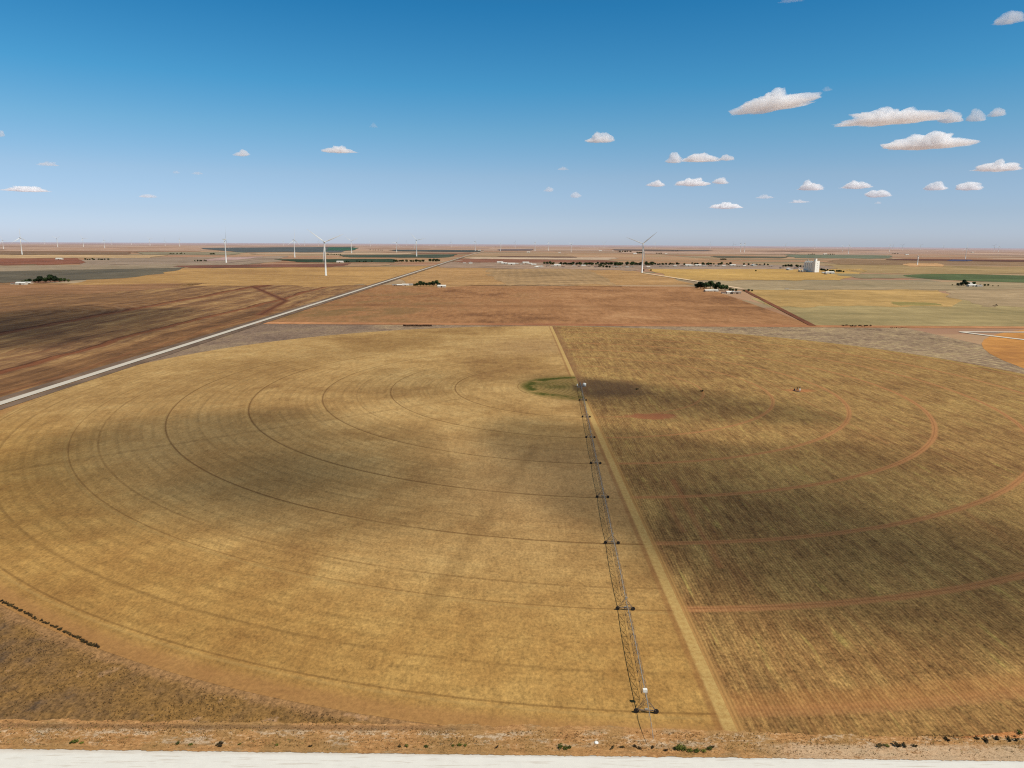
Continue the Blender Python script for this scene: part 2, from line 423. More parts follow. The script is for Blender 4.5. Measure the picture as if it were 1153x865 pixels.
def rows_mat():
    G = Graph('row_crop')
    X, Y = G.X, G.Y
    dx, dy = X-(PVX-3), Y-PVY
    r = (dx*dx+dy*dy).sqrt(); a = G.math('ARCTAN2', dy, dx)
    V = G.vec(X, Y)
    n0 = G.noise(V, 0.010, 4, 0.6, 0.6); n1 = G.noise(V, 0.06, 5, 0.65); n2 = G.noise(V, 0.8, 4, 0.75); n3 = G.noise(V, 2.4, 2, 0.8)
    st = G.noise(G.vec(X*0.24, Y*0.026), 1, 5, 0.66)          # long streaks along the rows
    st2 = G.noise(G.vec(X*0.75, Y*0.04), 1, 4, 0.72)
    st3 = G.noise(G.vec(X*2.2, Y*0.35), 1, 3, 0.7)
    f = n0*0.25+n1*0.17+st*0.26+st2*0.36
    base = G.ramp(f, [(0.34, P(110, 80, 52)), (0.43, P(142, 106, 66)), (0.50, P(168, 131, 82)), (0.57, P(190, 154, 96)), (0.66, P(212, 178, 112))])
    # towards the bottom and the far edge the soil shows more
    soil = G.sm(r+n1*30, 315, 395)*G.sm(Y, 330, 190)*G.sm(X, 240, 60)
    base = G.mix(soil*0.30, base, G.ramp(n1*0.5+st2*0.5, [(0.35, P(158, 108, 60)), (0.55, P(182, 134, 76)), (0.7, P(198, 158, 92))]))
    yel = G.sm(G.noise(G.vec(X*0.25, Y*0.02+9), 1, 3, 0.6), 0.60, 0.70)*G.sm(n1, 0.40, 0.6)
    base = G.mix(yel*0.6, base, P(206, 182, 104))
    red = G.sm(G.noise(G.vec(X*0.10+5, Y*0.006), 1, 3, 0.6), 0.58, 0.68)
    base = G.mix(red*0.25, base, P(156, 104, 68))
    dk = G.sm(G.noise(G.vec(X*0.07+31, Y*0.012), 1, 3, 0.6), 0.56, 0.68)
    base = G.mix(dk*0.3, base, P(88, 62, 42))
    base = G.mix(0.16, base, P(120, 84, 54))
    # individual rows (about a metre apart) with gaps
    row = (X*(2*PI/1.02)).sin()
    plant = G.noise(G.vec(X*1.0, Y*1.3), 1, 3, 0.8)
    base = G.scale(base, row*(plant*0.12)*G.sm(Y, 420, 260)*G.sm(Y, 165, 230)+(plant-0.5)*0.5+(n3-0.5)*0.5+(st3-0.5)*0.5+G.stipple()*1.35+1.04)
    # wheel ruts: bare red-orange soil
    OR = G.ramp(n2, [(0.3, P(172, 114, 72)), (0.6, P(206, 150, 100))])
    for k, wd, s_ in ((1, .6, .4), (2, 1.0, .6), (3, 1.2, .75), (4, 1.4, .85), (5, 1.5, .9), (6, 1.5, .9), (7, 1.7, .9), (8, 2.0, .4)):
        rr = 47.8*k - 1.0
        m = G.sm((r-rr+(n1-0.5)*1.2).abs(), wd*1.5, wd*0.6)*G.sm(G.noise(G.vec(a*4.0, k*3.3), 1, 3), 0.12, 0.32)
        base = G.mix(m*s_, base, OR)
        m3 = G.sm((r-rr+0.3).abs(), 0.5, 0.2)
        base = G.mix(m3*s_*0.35, base, P(120, 76, 48))
    base = G.mix(G.sm((r-380+n1*4).abs(), 6, 1.5)*0.3*G.sm(Y, 330, 190), base, P(200, 136, 82))
    # rim on the far side: thin yellow edge
    base = G.mix(G.sm((r-391).abs(), 3.0, 1)*0.5*G.sm(Y, 450, 560), base, P(196, 166, 96))
    # reddish bare patch and track
    px, py = g(732, 469)
    q = (((X-px)/21.0)*((X-px)/21.0)+((Y-py)/9.0)*((Y-py)/9.0)).sqrt()
    base = G.mix(G.sm(q+(n1-0.5)*1.6, 1.1, 0.6)*0.8, base, P(176, 110, 78))
    for p0, p1, wd, s_ in ((g(692, 470), g(745, 470), 1.4, .6), (g(757, 540), g(812, 640), 2.4, .4), (g(748, 560), g(770, 600), 2.2, .3), (g(845, 420), g(1000, 500), 1.5, .25)):
        base = G.mix(G.seg(p0, p1, wd)*s_, base, P(186, 118, 80))
    px, py = g(899, 440)
    q = (((X-px)/15.0)*((X-px)/15.0)+((Y-py)/7.0)*((Y-py)/7.0)).sqrt()
    base = G.mix(G.sm(q+(n1-0.5)*1.2, 1.1, 0.5)*0.7, base, P(196, 126, 82))
    # dark ground round the pivot point
    q = (((X-PVX-16)/42.0)*((X-PVX-16)/42.0)+((Y-PVY+4)/40.0)*((Y-PVY+4)/40.0)).sqrt()
    base = G.mix(G.sm(q+(n1-0.5)*0.7, 1.1, 0.5)*0.72, base, G.ramp(n2, [(0.3, P(74, 52, 42)), (0.6, P(122, 94, 70))]))
    # edge strip beside the stubble
    base = G.mix(G.sm(X-PVX+(n2-0.5), 2.4, 1.2)*G.sm(Y, PVY-10, PVY-60)*0.7, base, P(196, 150, 92))
    base = G.mix(G.sm(X-PVX, 9, 2)*G.sm(Y, PVY-10, PVY+20)*0.6, base, P(150, 108, 76))
    return G.done(base, bump=plant+n3*0.6+row*0.25, bstr=0.7, bdist=0.22)

def plowed_mat():
    """striped fields west of the county road"""
    G = Graph('plowed_field')
    X, Y = G.X, G.Y
    V = G.vec(X, Y)
    n0 = G.noise(V, 0.004, 4, 0.6, 0.5); n1 = G.noise(V, 0.03, 5, 0.65); n2 = G.noise(V, 0.3, 4, 0.7)
    Xw = X+(n0-0.5)*55+(Y-1000)*0.01
    st = G.noise(G.vec(Xw*0.045, Y*0.0035), 1, 5, 0.65)
    st2 = G.noise(G.vec(Xw*0.22, Y*0.008), 1, 4, 0.7)
    f = n1*0.25+st*0.45+st2*0.3
    a = G.ramp(f, [(0.38, P(106, 76, 56)), (0.47, P(140, 104, 74)), (0.54, P(168, 130, 88)), (0.62, P(194, 156, 108))])
    b = G.ramp(f, [(0.38, P(94, 68, 48)), (0.47, P(122, 88, 60)), (0.55, P(148, 108, 72)), (0.63, P(174, 132, 86))])
    # near the road: brown;  middle: tan;  far west: dark brown
    m = G.sm(Xw, -425, -395)*G.sm(Y, 1300, 1000)
    c = G.mix(m, a, b)
    m = G.sm(Xw, -590, -625)*G.sm(Y+n0*120, 780, 850)*G.sm(Y+n0*150, 1560, 1450)
    c = G.mix(m*0.9, c, b)
    c = G.mix(G.sm(Y, 640, 560)*G.sm(Xw, -470, -420)*0.6, c, b)
    # rust coloured turn strips
    OR = P(136, 82, 54)
    for x0, wd, s_ in ((-432, 10, .8), (-600, 17, .75), (-372, 6, .3), (-500, 5, .3), (-545, 4, .3), (-470, 3, .3)):
        c = G.mix(G.sm((Xw-x0).abs(), wd*0.8, wd*0.3)*s_, c, OR)
    for x0, wd in ((-438, 3.5), (-606, 6)):
        c = G.mix(G.sm((Xw-x0).abs(), wd*0.8, wd*0.3)*0.7, c, P(84, 50, 34))
    # turning loop of the tracks
    for p0, p1 in ((g(285, 323), g(322, 339)), (g(322, 339), g(292, 355)), (g(310, 320), g(285, 324)), (g(360, 311), g(330, 316)), (g(330, 316), g(292, 324))):
        c = G.mix(G.seg(p0, p1, 15, 5)*0.8, c, P(122, 74, 52))
        c = G.mix(G.seg(p0, p1, 5, 2)*0.6, c, P(88, 54, 38))
    arcs = (((X+760)*(X+760)+(Y-1030)*(Y-1030)).sqrt()*(2*PI/24)+n1*4).sin()
    c = G.mix(G.sm(arcs, 0.3, 1)*0.45*m, c, P(160, 128, 98))
    c = G.scale(c, (n2-0.5)*0.7+(n1-0.5)*0.3+(G.noise(G.vec(X*0.25, Y*0.04), 1, 4, 0.75)-0.5)*1.1+1.06)
    return G.done(c)

_pm = {}
def field_mat(rgb, var=0.3, alt=None, rows=0.0):
    key = (rgb, var, alt, rows)
    if key in _pm: return _pm[key]
    G = Graph('field_soil')
    X, Y = G.X, G.Y
    k = sum(rgb)*1.7
    V = G.vec(X+k*13, Y)
    n0 = G.noise(V, 0.0028, 4, 0.6, 0.6); n1 = G.noise(V, 0.02, 5, 0.65); n2 = G.noise(V, 0.15, 4, 0.7)
    st = G.noise(G.vec(X*0.004+k, Y*0.03), 1, 5, 0.65)
    f = n0*0.40+n1*0.25+st*0.35
    alt = alt or tuple(c*0.8 for c in rgb)
    c = G.ramp(f, [(0.38, P(*alt)), (0.50, P(*rgb)), (0.62, P(*[min(255, q*1.10+6) for q in rgb]))])
    n3 = G.noise(G.vec(X*0.10, Y*0.02+k), 1, 4, 0.75)
    big = G.noise(G.vec(X*0.0016+k, Y*0.0035), 1, 5, 0.7)
    c = G.scale(c, (n2-0.5)*var*1.6+(n1-0.5)*var+(n3-0.5)*var*2.4+(big-0.5)*var*2.0+1.0)
    if rows:
        c = G.scale(c, (X*(2*PI/rows)+n1*3).sin()*0.05+1.0)
    _pm[key] = G.done(c)
    return _pm[key]

def fallow_mat():
    G = Graph('fallow_soil')
    X, Y = G.X, G.Y; V = G.vec(X, Y)
    n0 = G.noise(G.vec(X*0.004, Y*0.0055), 1, 5, 0.62, 0.8); n1 = G.noise(G.vec(X*0.02, Y*0.012), 1, 5, 0.65); n2 = G.noise(G.vec(X*0.12, Y*0.03), 1, 4, 0.75)
    c = G.ramp(n0*0.45+n1*0.35+n2*0.2, [(0.38, P(140, 98, 66)), (0.47, P(172, 124, 84)), (0.54, P(188, 138, 96)), (0.62, P(204, 156, 112))])
    dk = G.sm(n0*0.6+n1*0.4, 0.50, 0.60)*G.sm(X, 150, -60)
    c = G.mix(dk*0.6, c, P(140, 104, 66))
    ol = G.sm(n0*0.4+n1*0.6, 0.44, 0.56)*G.sm(X, -60, -240)*G.sm((Y-1250).abs(), 420, 150)
    c = G.mix(ol*0.6, c, P(132, 108, 70))
    st = G.sm(((Y-1210)+(n1-0.5)*80).abs(), 34, 8)*G.sm(n2, 0.42, 0.55)
    c = G.mix(st*0.5, c, P(132, 92, 60))
    c = G.mix(G.sm(Y, YB+60, YB+20)*G.sm(X, -40, 60)*0.4, c, P(196, 140, 98))
    c = G.scale(c, (n2-0.5)*0.6+(G.noise(G.vec(X*0.4, Y*0.08), 1, 3, 0.7)-0.5)*0.5+1.0)
    return G.done(c)
def road_mat(rgb, near=False):
    G = Graph('caliche_gravel')
    X, Y = G.X, G.Y
    V = G.vec(X, Y)
    n1 = G.noise(V, 0.35, 4, 0.6); n2 = G.noise(V, 4, 3, 0.7)
    c = G.mix(G.sm(n1, 0.35, 0.65)*0.3, P(*rgb, k=0.74), P(*[q*0.94 for q in rgb], k=0.74))
    c = G.scale(c, (n2-0.5)*0.16+1.0)
    if near:
        wt = G.noise(G.vec(X*0.10, Y*1.8), 1, 4, 0.65)
        c = G.mix(G.sm(wt, 0.54, 0.66)*0.45, c, P(196, 178, 160, k=0.74))
        c = G.mix(G.sm(Y+(n1-0.5)*1.0, g(576, 850)[1]-1.4, g(576, 850)[1]-0.1)*0.25, c, P(214, 186, 160, k=0.74))
    return G.done(c, bump=n2, bstr=0.2, bdist=0.05)

def plain(name, rgb, rough=0.6, metal=0.0, var=0.15, scale=3.0, k=1.0, spec=0.3):
    G = Graph(name)
    t = G.t.nodes.new('ShaderNodeTexCoord')
    n = G.noise(E(G, t.outputs['Object']), scale, 3, 0.6)
    c = G.scale(G.mix(0.0, P(*rgb, k=k), P(*rgb, k=k)), (n-0.5)*2*var+1.0)
    return G.done(c, rough, metal=metal, spec=spec)

# ---------------------------------------------------------------- ground sheet
def build_ground():
    v = [(0, 0, 0)]; f = []
    NA = 288
    rs = [60, 120, 250, 500, 900, 1300, 1500]
    r = 1500
    while r < 90000:
        r += max(180, r*0.035); rs.append(r)
    for r in rs:
        for i in range(NA):
            t = 2*PI*i/NA; x, y = r*math.cos(t), r*math.sin(t); v.append((x, y, gz(x, y)))
    for i in range(NA): f.append((0, 1+i, 1+(i+1) % NA))
    for k in range(len(rs)-1):
        a = 1+k*NA; b = a+NA
        for i in range(NA): f.append((a+i, b+i, b+(i+1) % NA, a+(i+1) % NA))
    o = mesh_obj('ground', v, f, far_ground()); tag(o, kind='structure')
build_ground()

def half_disc(name, side, mat, layer):
    v = []; f = []
    NR, NA = 24, 96
    a0 = -PI/2 if side > 0 else PI/2
    for k in range(NR+1):
        rr = RC*k/NR
        for i in range(NA+1):
            t = a0+PI*i/NA; x, y = PVX+rr*math.cos(t), PVY+rr*math.sin(t); v.append((x, y, zoff(x, y, layer)))
    for k in range(NR):
        for i in range(NA):
            a = k*(NA+1)+i; b = a+NA+1; f.append((a, b, b+1, a+1))
    o = mesh_obj(name, v, f, mat); tag(o, kind='structure'); return o

Y0 = 126.0; YB = g(620, 367)[1]+2; print('YB', YB)
XL, XR = -351.0, 456.0
# section around the circle
quad_sheet('scrub_ground', [(XL-6, YB), (520, YB), (520, 100), (XL-6, 100)], corner_mat(), 1, 12)
half_disc('stubble_field', -1, gold_mat(), 2)
half_disc('crop_field', 1, rows_mat(), 2)
# land behind and beside, by section lines
quad_sheet('plowed_field', [(-2600, 1760), (XL, 1760), (XL, 40), (-2600, 40)], plowed_mat(), 1, 14)
ax, ay = g(912, 366)
YM = g(620, 322)[1]; print('YM', YM)
quad_sheet('fallow_field', [(XL, YM), (475, YM), (ax, YB), (XL, YB)], fallow_mat(), 1, 12)
quad_sheet('dirt_track', [(XL, YB+22), (2600, YB+22), (2600, YB-2), (XL, YB-2)], field_mat((196, 140, 98), 0.3, (168, 112, 80)), 3, 16)
quad_sheet('pasture', [(475, YM-350), (2300, YM-350), (2300, YB+22), (ax+6, YB+22)], field_mat((172, 152, 108), 0.25, (150, 136, 96)), 1, 14)

def pq(name, pts, rgb, layer=2, var=0.3, alt=None, n=16, rows=0.0):
    return quad_sheet(name, [g(*p) for p in pts], field_mat(rgb, var, alt, rows), layer, n, wob=0.05)
# left of the county road
F = 'field'
pq(F, [(150, 303), (500, 300), (440, 322), (60, 322)], (194, 152, 98), 2, alt=(172, 130, 86))
pq(F, [(-60, 322), (250, 319), (120, 330), (-60, 336)], (160, 118, 84), 2)
pq(F, [(-60, 307), (215, 301.5), (150, 313), (-60, 321)], (116, 106, 90), 3, alt=(94, 88, 78))
pq(F, [(-60, 300), (300, 297), (215, 301.5), (-60, 307)], (164, 144, 122), 3, alt=(146, 132, 108))
pq(F, [(-60, 291.5), (92, 291), (88, 297.5), (-60, 299)], (150, 98, 78), 4, alt=(120, 80, 66))
pq(F, [(-60, 287), (190, 287.5), (170, 290.5), (-60, 291.5)], (206, 172, 132), 4)
pq(F, [(-60, 283.5), (150, 284), (140, 287), (-60, 287)], (146, 118, 96), 4, alt=(116, 92, 78))
pq(F, [(92, 291.5), (330, 288.5), (300, 297), (88, 299)], (168, 146, 128), 3)
pq(F, [(190, 299.5), (400, 297), (380, 301), (215, 301.8)], (136, 92, 76), 5, alt=(110, 76, 66))
pq(F, [(250, 290), (300, 289.3), (262, 293.5), (225, 294)], (198, 166, 160), 5)
pq(F, [(225, 279.5), (398, 278), (384, 284.3), (270, 284)], (100, 104, 106), 4, alt=(88, 94, 96))  # green field with a cloud shadow painted into its colour
pq(F, [(372, 279), (404, 279.3), (396, 282.4), (366, 282.4)], (72, 108, 90), 5)
pq(F, [(280, 285.2), (470, 285), (460, 287), (290, 287)], (206, 176, 148), 4)
pq(F, [(300, 292.3), (448, 291.8), (452, 295.6), (340, 295.6)], (62, 76, 56), 5, alt=(52, 62, 48))
pq(F, [(385, 287.6), (516, 286.6), (500, 290.6), (385, 289.8)], (84, 92, 78), 5, alt=(70, 80, 66))
pq(F, [(340, 296), (455, 296), (430, 300), (310, 301)], (176, 142, 112), 4)
pq(F, [(440, 281.4), (545, 282), (535, 284.3), (440, 282.8)], (88, 92, 92), 5)
# between the roads
pq(F, [(480, 301), (723, 305), (800, 321.5), (430, 321.8)], (192, 150, 102), 2, alt=(170, 128, 86))
pq(F, [(545, 303), (660, 303), (700, 321), (560, 321)], (182, 148, 108), 3, rows=26)
pq(F, [(515, 292.5), (727, 296.5), (723, 305), (480, 301)], (176, 148, 128), 3)
pq(F, [(520, 291.8), (690, 293.5), (700, 296), (512, 295.8)], (154, 106, 86), 4)
pq(F, [(530, 289.8), (700, 290.2), (690, 293.0), (520, 291.6)], (210, 184, 160), 4)
pq(F, [(560, 288.8), (650, 289.4), (648, 290.6), (560, 289.8)], (120, 88, 76), 6)
pq(F, [(560, 280.8), (600, 280.6), (600, 282.4), (560, 282.4)], (136, 120, 122), 5)
# right
pq(F, [(723, 303), (985, 303.5), (970, 316), (770, 316)], (206, 166, 100), 3, alt=(188, 148, 94))
pq(F, [(735, 310), (770, 316), (970, 316), (1250, 318), (1250, 327), (830, 327)][:0] or [(770, 316), (1300, 318), (1300, 326), (820, 326)], (176, 154, 122), 2, alt=(158, 142, 112))
pq(F, [(840, 326), (1060, 327), (1090, 345), (862, 345.5)], (194, 158, 102), 2, alt=(170, 140, 90))
pq(F, [(1000, 340), (1050, 341), (1066, 344), (1010, 344.2)], (160, 144, 88), 3)
pq(F, [(1060, 327), (1300, 328), (1300, 348), (1090, 345)], (184, 158, 124), 2, alt=(168, 146, 112))
pq(F, [(720, 297), (925, 299), (950, 303.5), (723, 303.0)], (172, 148, 132), 3)
pq(F, [(925, 298), (1300, 302), (1300, 309), (960, 308)], (178, 150, 108), 3, alt=(150, 128, 92))
pq(F, [(930, 292), (1300, 295), (1300, 300), (930, 298)], (158, 128, 100), 3, alt=(134, 108, 84))
pq(F, [(880, 286.8), (1010, 288), (1000, 291.4), (890, 290.8)], (128, 132, 112), 4)
pq(F, [(800, 288.4), (890, 289.4), (880, 291), (805, 290.2)], (108, 104, 88), 4)
pq(F, [(1000, 291.6), (1300, 294.8), (1300, 296.8), (1000, 293.4)], (112, 78, 68), 5)
pq(F, [(1066, 292.6), (1094, 292.8), (1090, 294.6), (1070, 294.5)], (84, 82, 112), 6)
pq(F, [(1015, 296.5), (1060, 297), (1062, 300.5), (1020, 300.6)], (214, 168, 122), 5)
pq(F, [(930, 308), (1050, 310), (1060, 313), (970, 314)], (160, 146, 114), 4)
pq(F, [(700, 283.2), (900, 284.2), (900, 286.8), (700, 285.8)], (200, 168, 150), 4)
pq(F, [(690, 281), (800, 281.8), (800, 283), (690, 282.2)], (120, 110, 110), 5)
pq(F, [(0, 280.5), (225, 279.4), (230, 283), (0, 283)], (196, 162, 142), 4)
pq(F, [(150, 284), (280, 284.3), (260, 287), (160, 287)], (160, 148, 124), 4)

def disc(name, c, ra, mat, layer, n=64, nr=6):
    v = [(c[0], c[1], gz(*c)+zoff(*c, layer))]; f = []
    for k in range(1, nr+1):
        for i in range(n):
            t = 2*PI*i/n; x, y = c[0]+ra*k/nr*math.cos(t), c[1]+ra*k/nr*math.sin(t)
            v.append((x, y, gz(x, y)+zoff(x, y, layer)))
    for i in range(n): f.append((0, 1+i, 1+(i+1) % n))
    for k in range(nr-1):
        a = 1+k*n; b = a+n
        for i in range(n): f.append((a+i, b+i, b+(i+1) % n, a+(i+1) % n))
    o = mesh_obj(name, v, f, mat); tag(o, kind='structure')
disc('irrigated_field', (885, 545), 432, field_mat((206, 146, 82), 0.3, (178, 122, 74)), 2)
gx, gy = g(1130, 313.6)
disc('irrigated_field', (gx, gy), 285, field_mat((100, 112, 74), 0.35, (84, 98, 66)), 5)

# roads
def shoulder_strip():
    v = []; f = []; n = 900
    for i in range(n+1):
        x = -200+400*i/n; w_ = 9.6 if x < 20 else 9.6-2.2*min(1, (x-20)/60)
        j = 0.9*mnoise.noise(Vector((x*.15, 0, 0)))+0.6*mnoise.noise(Vector((x*.7, 3, 0)))+0.35*mnoise.noise(Vector((x*2.1, 5, 0)))
        k_ = 0.35*mnoise.noise(Vector((x*.3, 9, 0)))+0.3*mnoise.noise(Vector((x*1.7, 2, 0)))
        v += [(x, NEARROAD(x)-.25+k_, .295), (x, NEARROAD(x)+1.3+k_, .15), (x, NEARROAD(x)+w_+j, .11)]
    for i in range(n):
        for q in (0, 1): f.append((3*i+q, 3*i+q+3, 3*i+q+4, 3*i+q+1))
    tag(mesh_obj('road_shoulder', v, f, shoulder_mat()), kind='structure')
RM = road_mat((222, 212, 200)); RN = road_mat((250, 247, 243), True)
def shoulder_mat():
    G = Graph('shoulder_dirt')
    X, Y = G.X, G.Y; V = G.vec(X, Y)
    n0 = G.noise(V, 0.05, 4, 0.6); n1 = G.noise(G.vec(X*0.12, Y*0.3), 1, 5, 0.65); n2 = G.noise(G.vec(X*0.8, Y*1.2), 1, 4, 0.75); n3 = G.noise(V, 3, 2, 0.8)
    c = G.ramp(n1*0.45+n2*0.55, [(0.32, P(158, 110, 70)), (0.44, P(192, 142, 92)), (0.55, P(216, 164, 110)), (0.68, P(234, 202, 162))])
    c = G.mix(G.sm(n0, 0.46, 0.56)*0.6, c, P(180, 142, 92))
    c = G.mix(G.sm(n1, 0.52, 0.62)*0.45, c, P(140, 112, 76))
    d = (Y-NEARROAD(0))
    wv = G.sm(n1*0.5+n2*0.5, 0.50, 0.60)*G.sm((d-5.0).abs(), 3.5, 1.2)
    c = G.mix(wv*0.6, c, P(236, 212, 186))
    dkv = G.sm(G.noise(G.vec(X*0.25, Y*0.9), 1, 4, 0.7)*0.6+n2*0.4, 0.50, 0.60)*G.sm((d-3.0).abs(), 3.0, 0.8)
    c = G.mix(dkv*0.6, c, P(122, 96, 58))
    pk = G.sm(X, 52, 66)*G.sm(d+n1*2, 5.5, 4)
    c = G.mix(pk*G.sm(n1*0.5+n2*0.5, 0.36, 0.5)*0.6, c, P(230, 202, 172))
    ditch = G.sm((d-9.2+n1*1.5).abs(), 1.2, 0.3)*G.sm(X, 10, -30)
    c = G.mix(ditch*0.5, c, P(120, 92, 70))
    c = G.scale(c, (n2-0.5)*0.8+(n3-0.5)*0.8+1.0)
    return G.done(c, bump=n2+n3, bstr=0.7, bdist=0.2)
e0, e1 = g(0, 843.5), g(1153, 857.5)
dxr = (e1[1]-e0[1])/(e1[0]-e0[0])
NEARROAD = lambda x: e0[1]+dxr*(x-e0[0])
shoulder_strip()
road_sheet('caliche_road', [(-900, NEARROAD(-900)-6.5), (1400, NEARROAD(1400)-6.5)], 13, RN, 4, 0.12)
l0, l1 = g(0, 455), g(460, 309.5)
ld = (l1[0]-l0[0])/(l1[1]-l0[1])
lx = lambda y: l0[0]+ld*(y-l0[1])
road_sheet('county_road', [(lx(60), 60), (lx(1500), 1500), g(522, 289.5), g(545, 283.5)], 7.5, RM, 8, 0.1)
DS = field_mat((132, 110, 94), 0.3, (108, 90, 78))
road_sheet('road_shoulder', [(lx(60)-9, 60), (lx(1500)-9, 1500), (g(521, 290)[0]-12, g(521, 290)[1])], 9, DS, 5)
road_sheet('road_shoulder', [(lx(60)+9, 60), (lx(1500)+9, 1500), (g(521, 290)[0]+12, g(521, 290)[1])], 8, DS, 5)
road_sheet('turbine_road', [g(723, 307.6), g(790, 318), g(835, 325.5)], 15, road_mat((250, 218, 184)), 8)
road_sheet('farm_track', [g(835, 325.5), g(915, 367)], 9, field_mat((134, 84, 60), 0.3, (110, 70, 54)), 6)
WR = road_mat((246, 236, 222))
road_sheet('farm_road', [g(1081, 374.2), g(1240, 374.8)], 7, WR, 6)
road_sheet('farm_road', [g(1081, 374.2), g(1110, 378), g(1153, 383), g(1240, 396)], 7, WR, 7)
road_sheet('farm_road', [g(820, 326), g(905, 326.5)], 16, road_mat((238, 216, 178)), 7)
road_sheet('farm_road', [g(458, 321), g(700, 322.6)], 12, field_mat((140, 110, 84), 0.3), 5)
road_sheet('turbine_road', [g(255, 296.5), g(300, 291.5), g(400, 289.8)], 9, field_mat((190, 158, 150), 0.2), 7)

# ---------------------------------------------------------------- wind turbines
M_wh = plain('white_paint', (228, 228, 228), 0.5, k=0.8, var=0.04)
M_wh2 = plain('blade_paint', (214, 218, 222), 0.4, k=0.9, var=0.04)
M_gr = plain('grey_paint', (150, 152, 156), 0.5, k=0.9)
def blade_mb(L, ang):
    mb = MB()
    prof = [(0.0, 1.1, 1.0), (0.06, 1.2, 1.0), (0.2, 2.0, 0.55), (0.5, 1.35, 0.35), (0.8, 0.85, 0.2), (1.0, 0.25, 0.08)]
    v = []
    ca, sa = math.cos(ang), math.sin(ang)
    for t, c, th in prof:
        for u, w_ in ((-0.5, 0), (0, 0.5), (0.5, 0), (0, -0.5)):
            x, y, z = u*c*1.5, w_*th*1.5-0.02*L*t*0, t*L
            tw = 0.35*(1-t); x, y = x*math.cos(tw)-y*math.sin(tw), x*math.sin(tw)+y*math.cos(tw)
            v.append((x*ca+z*sa, y-3.6, -x*sa+z*ca))
    f = []
    for k in range(len(prof)-1):
        for i in range(4): f.append((k*4+i, k*4+(i+1) % 4, k*4+4+(i+1) % 4, k*4+4+i))
    f += [(3, 2, 1, 0), (20, 21, 22, 23)]
    mb.add(v, f); return mb
def turbine_proto(hub, L):
    root = empty('wind_turbine')
    MB().lathe([(3.6, 0.0), (3.6, 0.9), (2.35, 0.95), (2.1, hub*0.4), (1.8, hub*0.7), (1.35, hub-1.6)], 16).build('tower', M_wh, root, True)
    n = MB().box(-1.6, 1.6, -2.0, 7.5, hub-1.6, hub+1.9)
    n.box(-0.15, 0.15, 6.2, 6.5, hub+1.9, hub+3.0)
    n.build('nacelle', M_wh2, root)
    MB().lathe([(1.7, 0), (1.7, 1.2), (1.2, 2.6), (0.3, 3.2)][::-1], 12, (0, -5.2, 0), 'y').build('hub', M_wh, root, True).location = (0, 0, hub)
    for k in range(3):
        b = blade_mb(L, 2*PI*k/3).build('blade', M_wh2, root); b.location = (0, 0, hub)
    return root
TP = turbine_proto(88, 55)
TURB = [  # hub px, base px, blade angle (clockwise from up), yaw, note
 ((366, 274), (367, 310.5), 67, 8, 'tall white wind turbine beyond the county road, one dark blade raised to the right'),
 ((724.3, 275.6), (722.8, 307.6), 50, -10, 'tall white wind turbine at the far end of the pale gravel access road'),
 ((23.5, 268), (25, 287), 0, 25, 'white wind turbine above the red-brown field at far left, one blade straight up'),
 ((253.7, 270.6), (254.8, 296), 14, 74, 'white wind turbine seen edge-on beside a small pale track'),
 ((332.5, 271), (332, 290), 4, 48, 'white wind turbine in front of the green field with cloud shade painted in, one blade upright'),
 ((395.7, 272), (396, 285.4), -55, 10, 'small wind turbine just right of the green field with cloud shade painted in'),
 ((446.7, 273.4), (446.7, 284.3), 28, 30, 'distant wind turbine left of the pair whose blades form a V'),
 ((469.5, 270.8), (469.2, 289), -42, 15, 'wind turbine above the tree row, its two upper blades forming a V'),
 ((534.6, 272.5), (535, 283), 10, 60, 'faint wind turbine near where the county road vanishes'),
 ((563.6, 274.8), (563.6, 283), 40, 50, 'faint small wind turbine right of the county road vanishing point'),
 ((602.3, 273.4), (602.3, 283), 15, 70, 'leftmost of three thin wind turbines behind the town'),
 ((617.3, 273), (617.3, 282.3), 0, 65, 'middle of three thin wind turbines behind the town'),
 ((642.7, 275.2), (643, 284.3), -70, 35, 'rightmost of three thin wind turbines behind the town'),
 ((834, 274.7), (833.6, 284.2), 5, 70, 'left one of two close wind turbines left of the grain elevator'),
 ((838.3, 274.7), (838, 284.5), 12, 70, 'right one of two close wind turbines left of the grain elevator'),
 ((948.7, 277), (948.7, 283.2), 30, 60, 'smaller of two wind turbines right of the grain elevator'),
 ((955.6, 276.5), (955.2, 286.2), 8, 50, 'larger of two wind turbines right of the grain elevator'),
 ((1001.3, 276), (1001.3, 283.6), 22, 60, 'lone distant wind turbine between elevator and unfinished tower'),
 ((1088.4, 280), (1087, 291.6), 2, 40, 'wind turbine with one dark upright blade beside the dark blue patch'),
 ((3.6, 271), (4, 280.6), -20, 20, 'leftmost wind turbine, at the very edge of the photo'),
 ((64, 268), (65, 278.3), 55, 25, 'faint wind turbine with raised blades between two clearer ones at left'),
 ((93.5, 268.2), (94, 278), 90, 10, 'distant wind turbine at left with one blade lying level'),
 ((117.8, 271), (118, 279.5), -12, 35, 'distant wind turbine left of centre-left haze with steep blade'),
 ((168.7, 267.6), (169, 276.8), -50, 25, 'thin distant wind turbine standing on the pink haze belt at left'),
 ((202.5, 269.6), (202.5, 277.8), 0, 70, 'thin distant wind turbine between two fainter ones at left'),
]
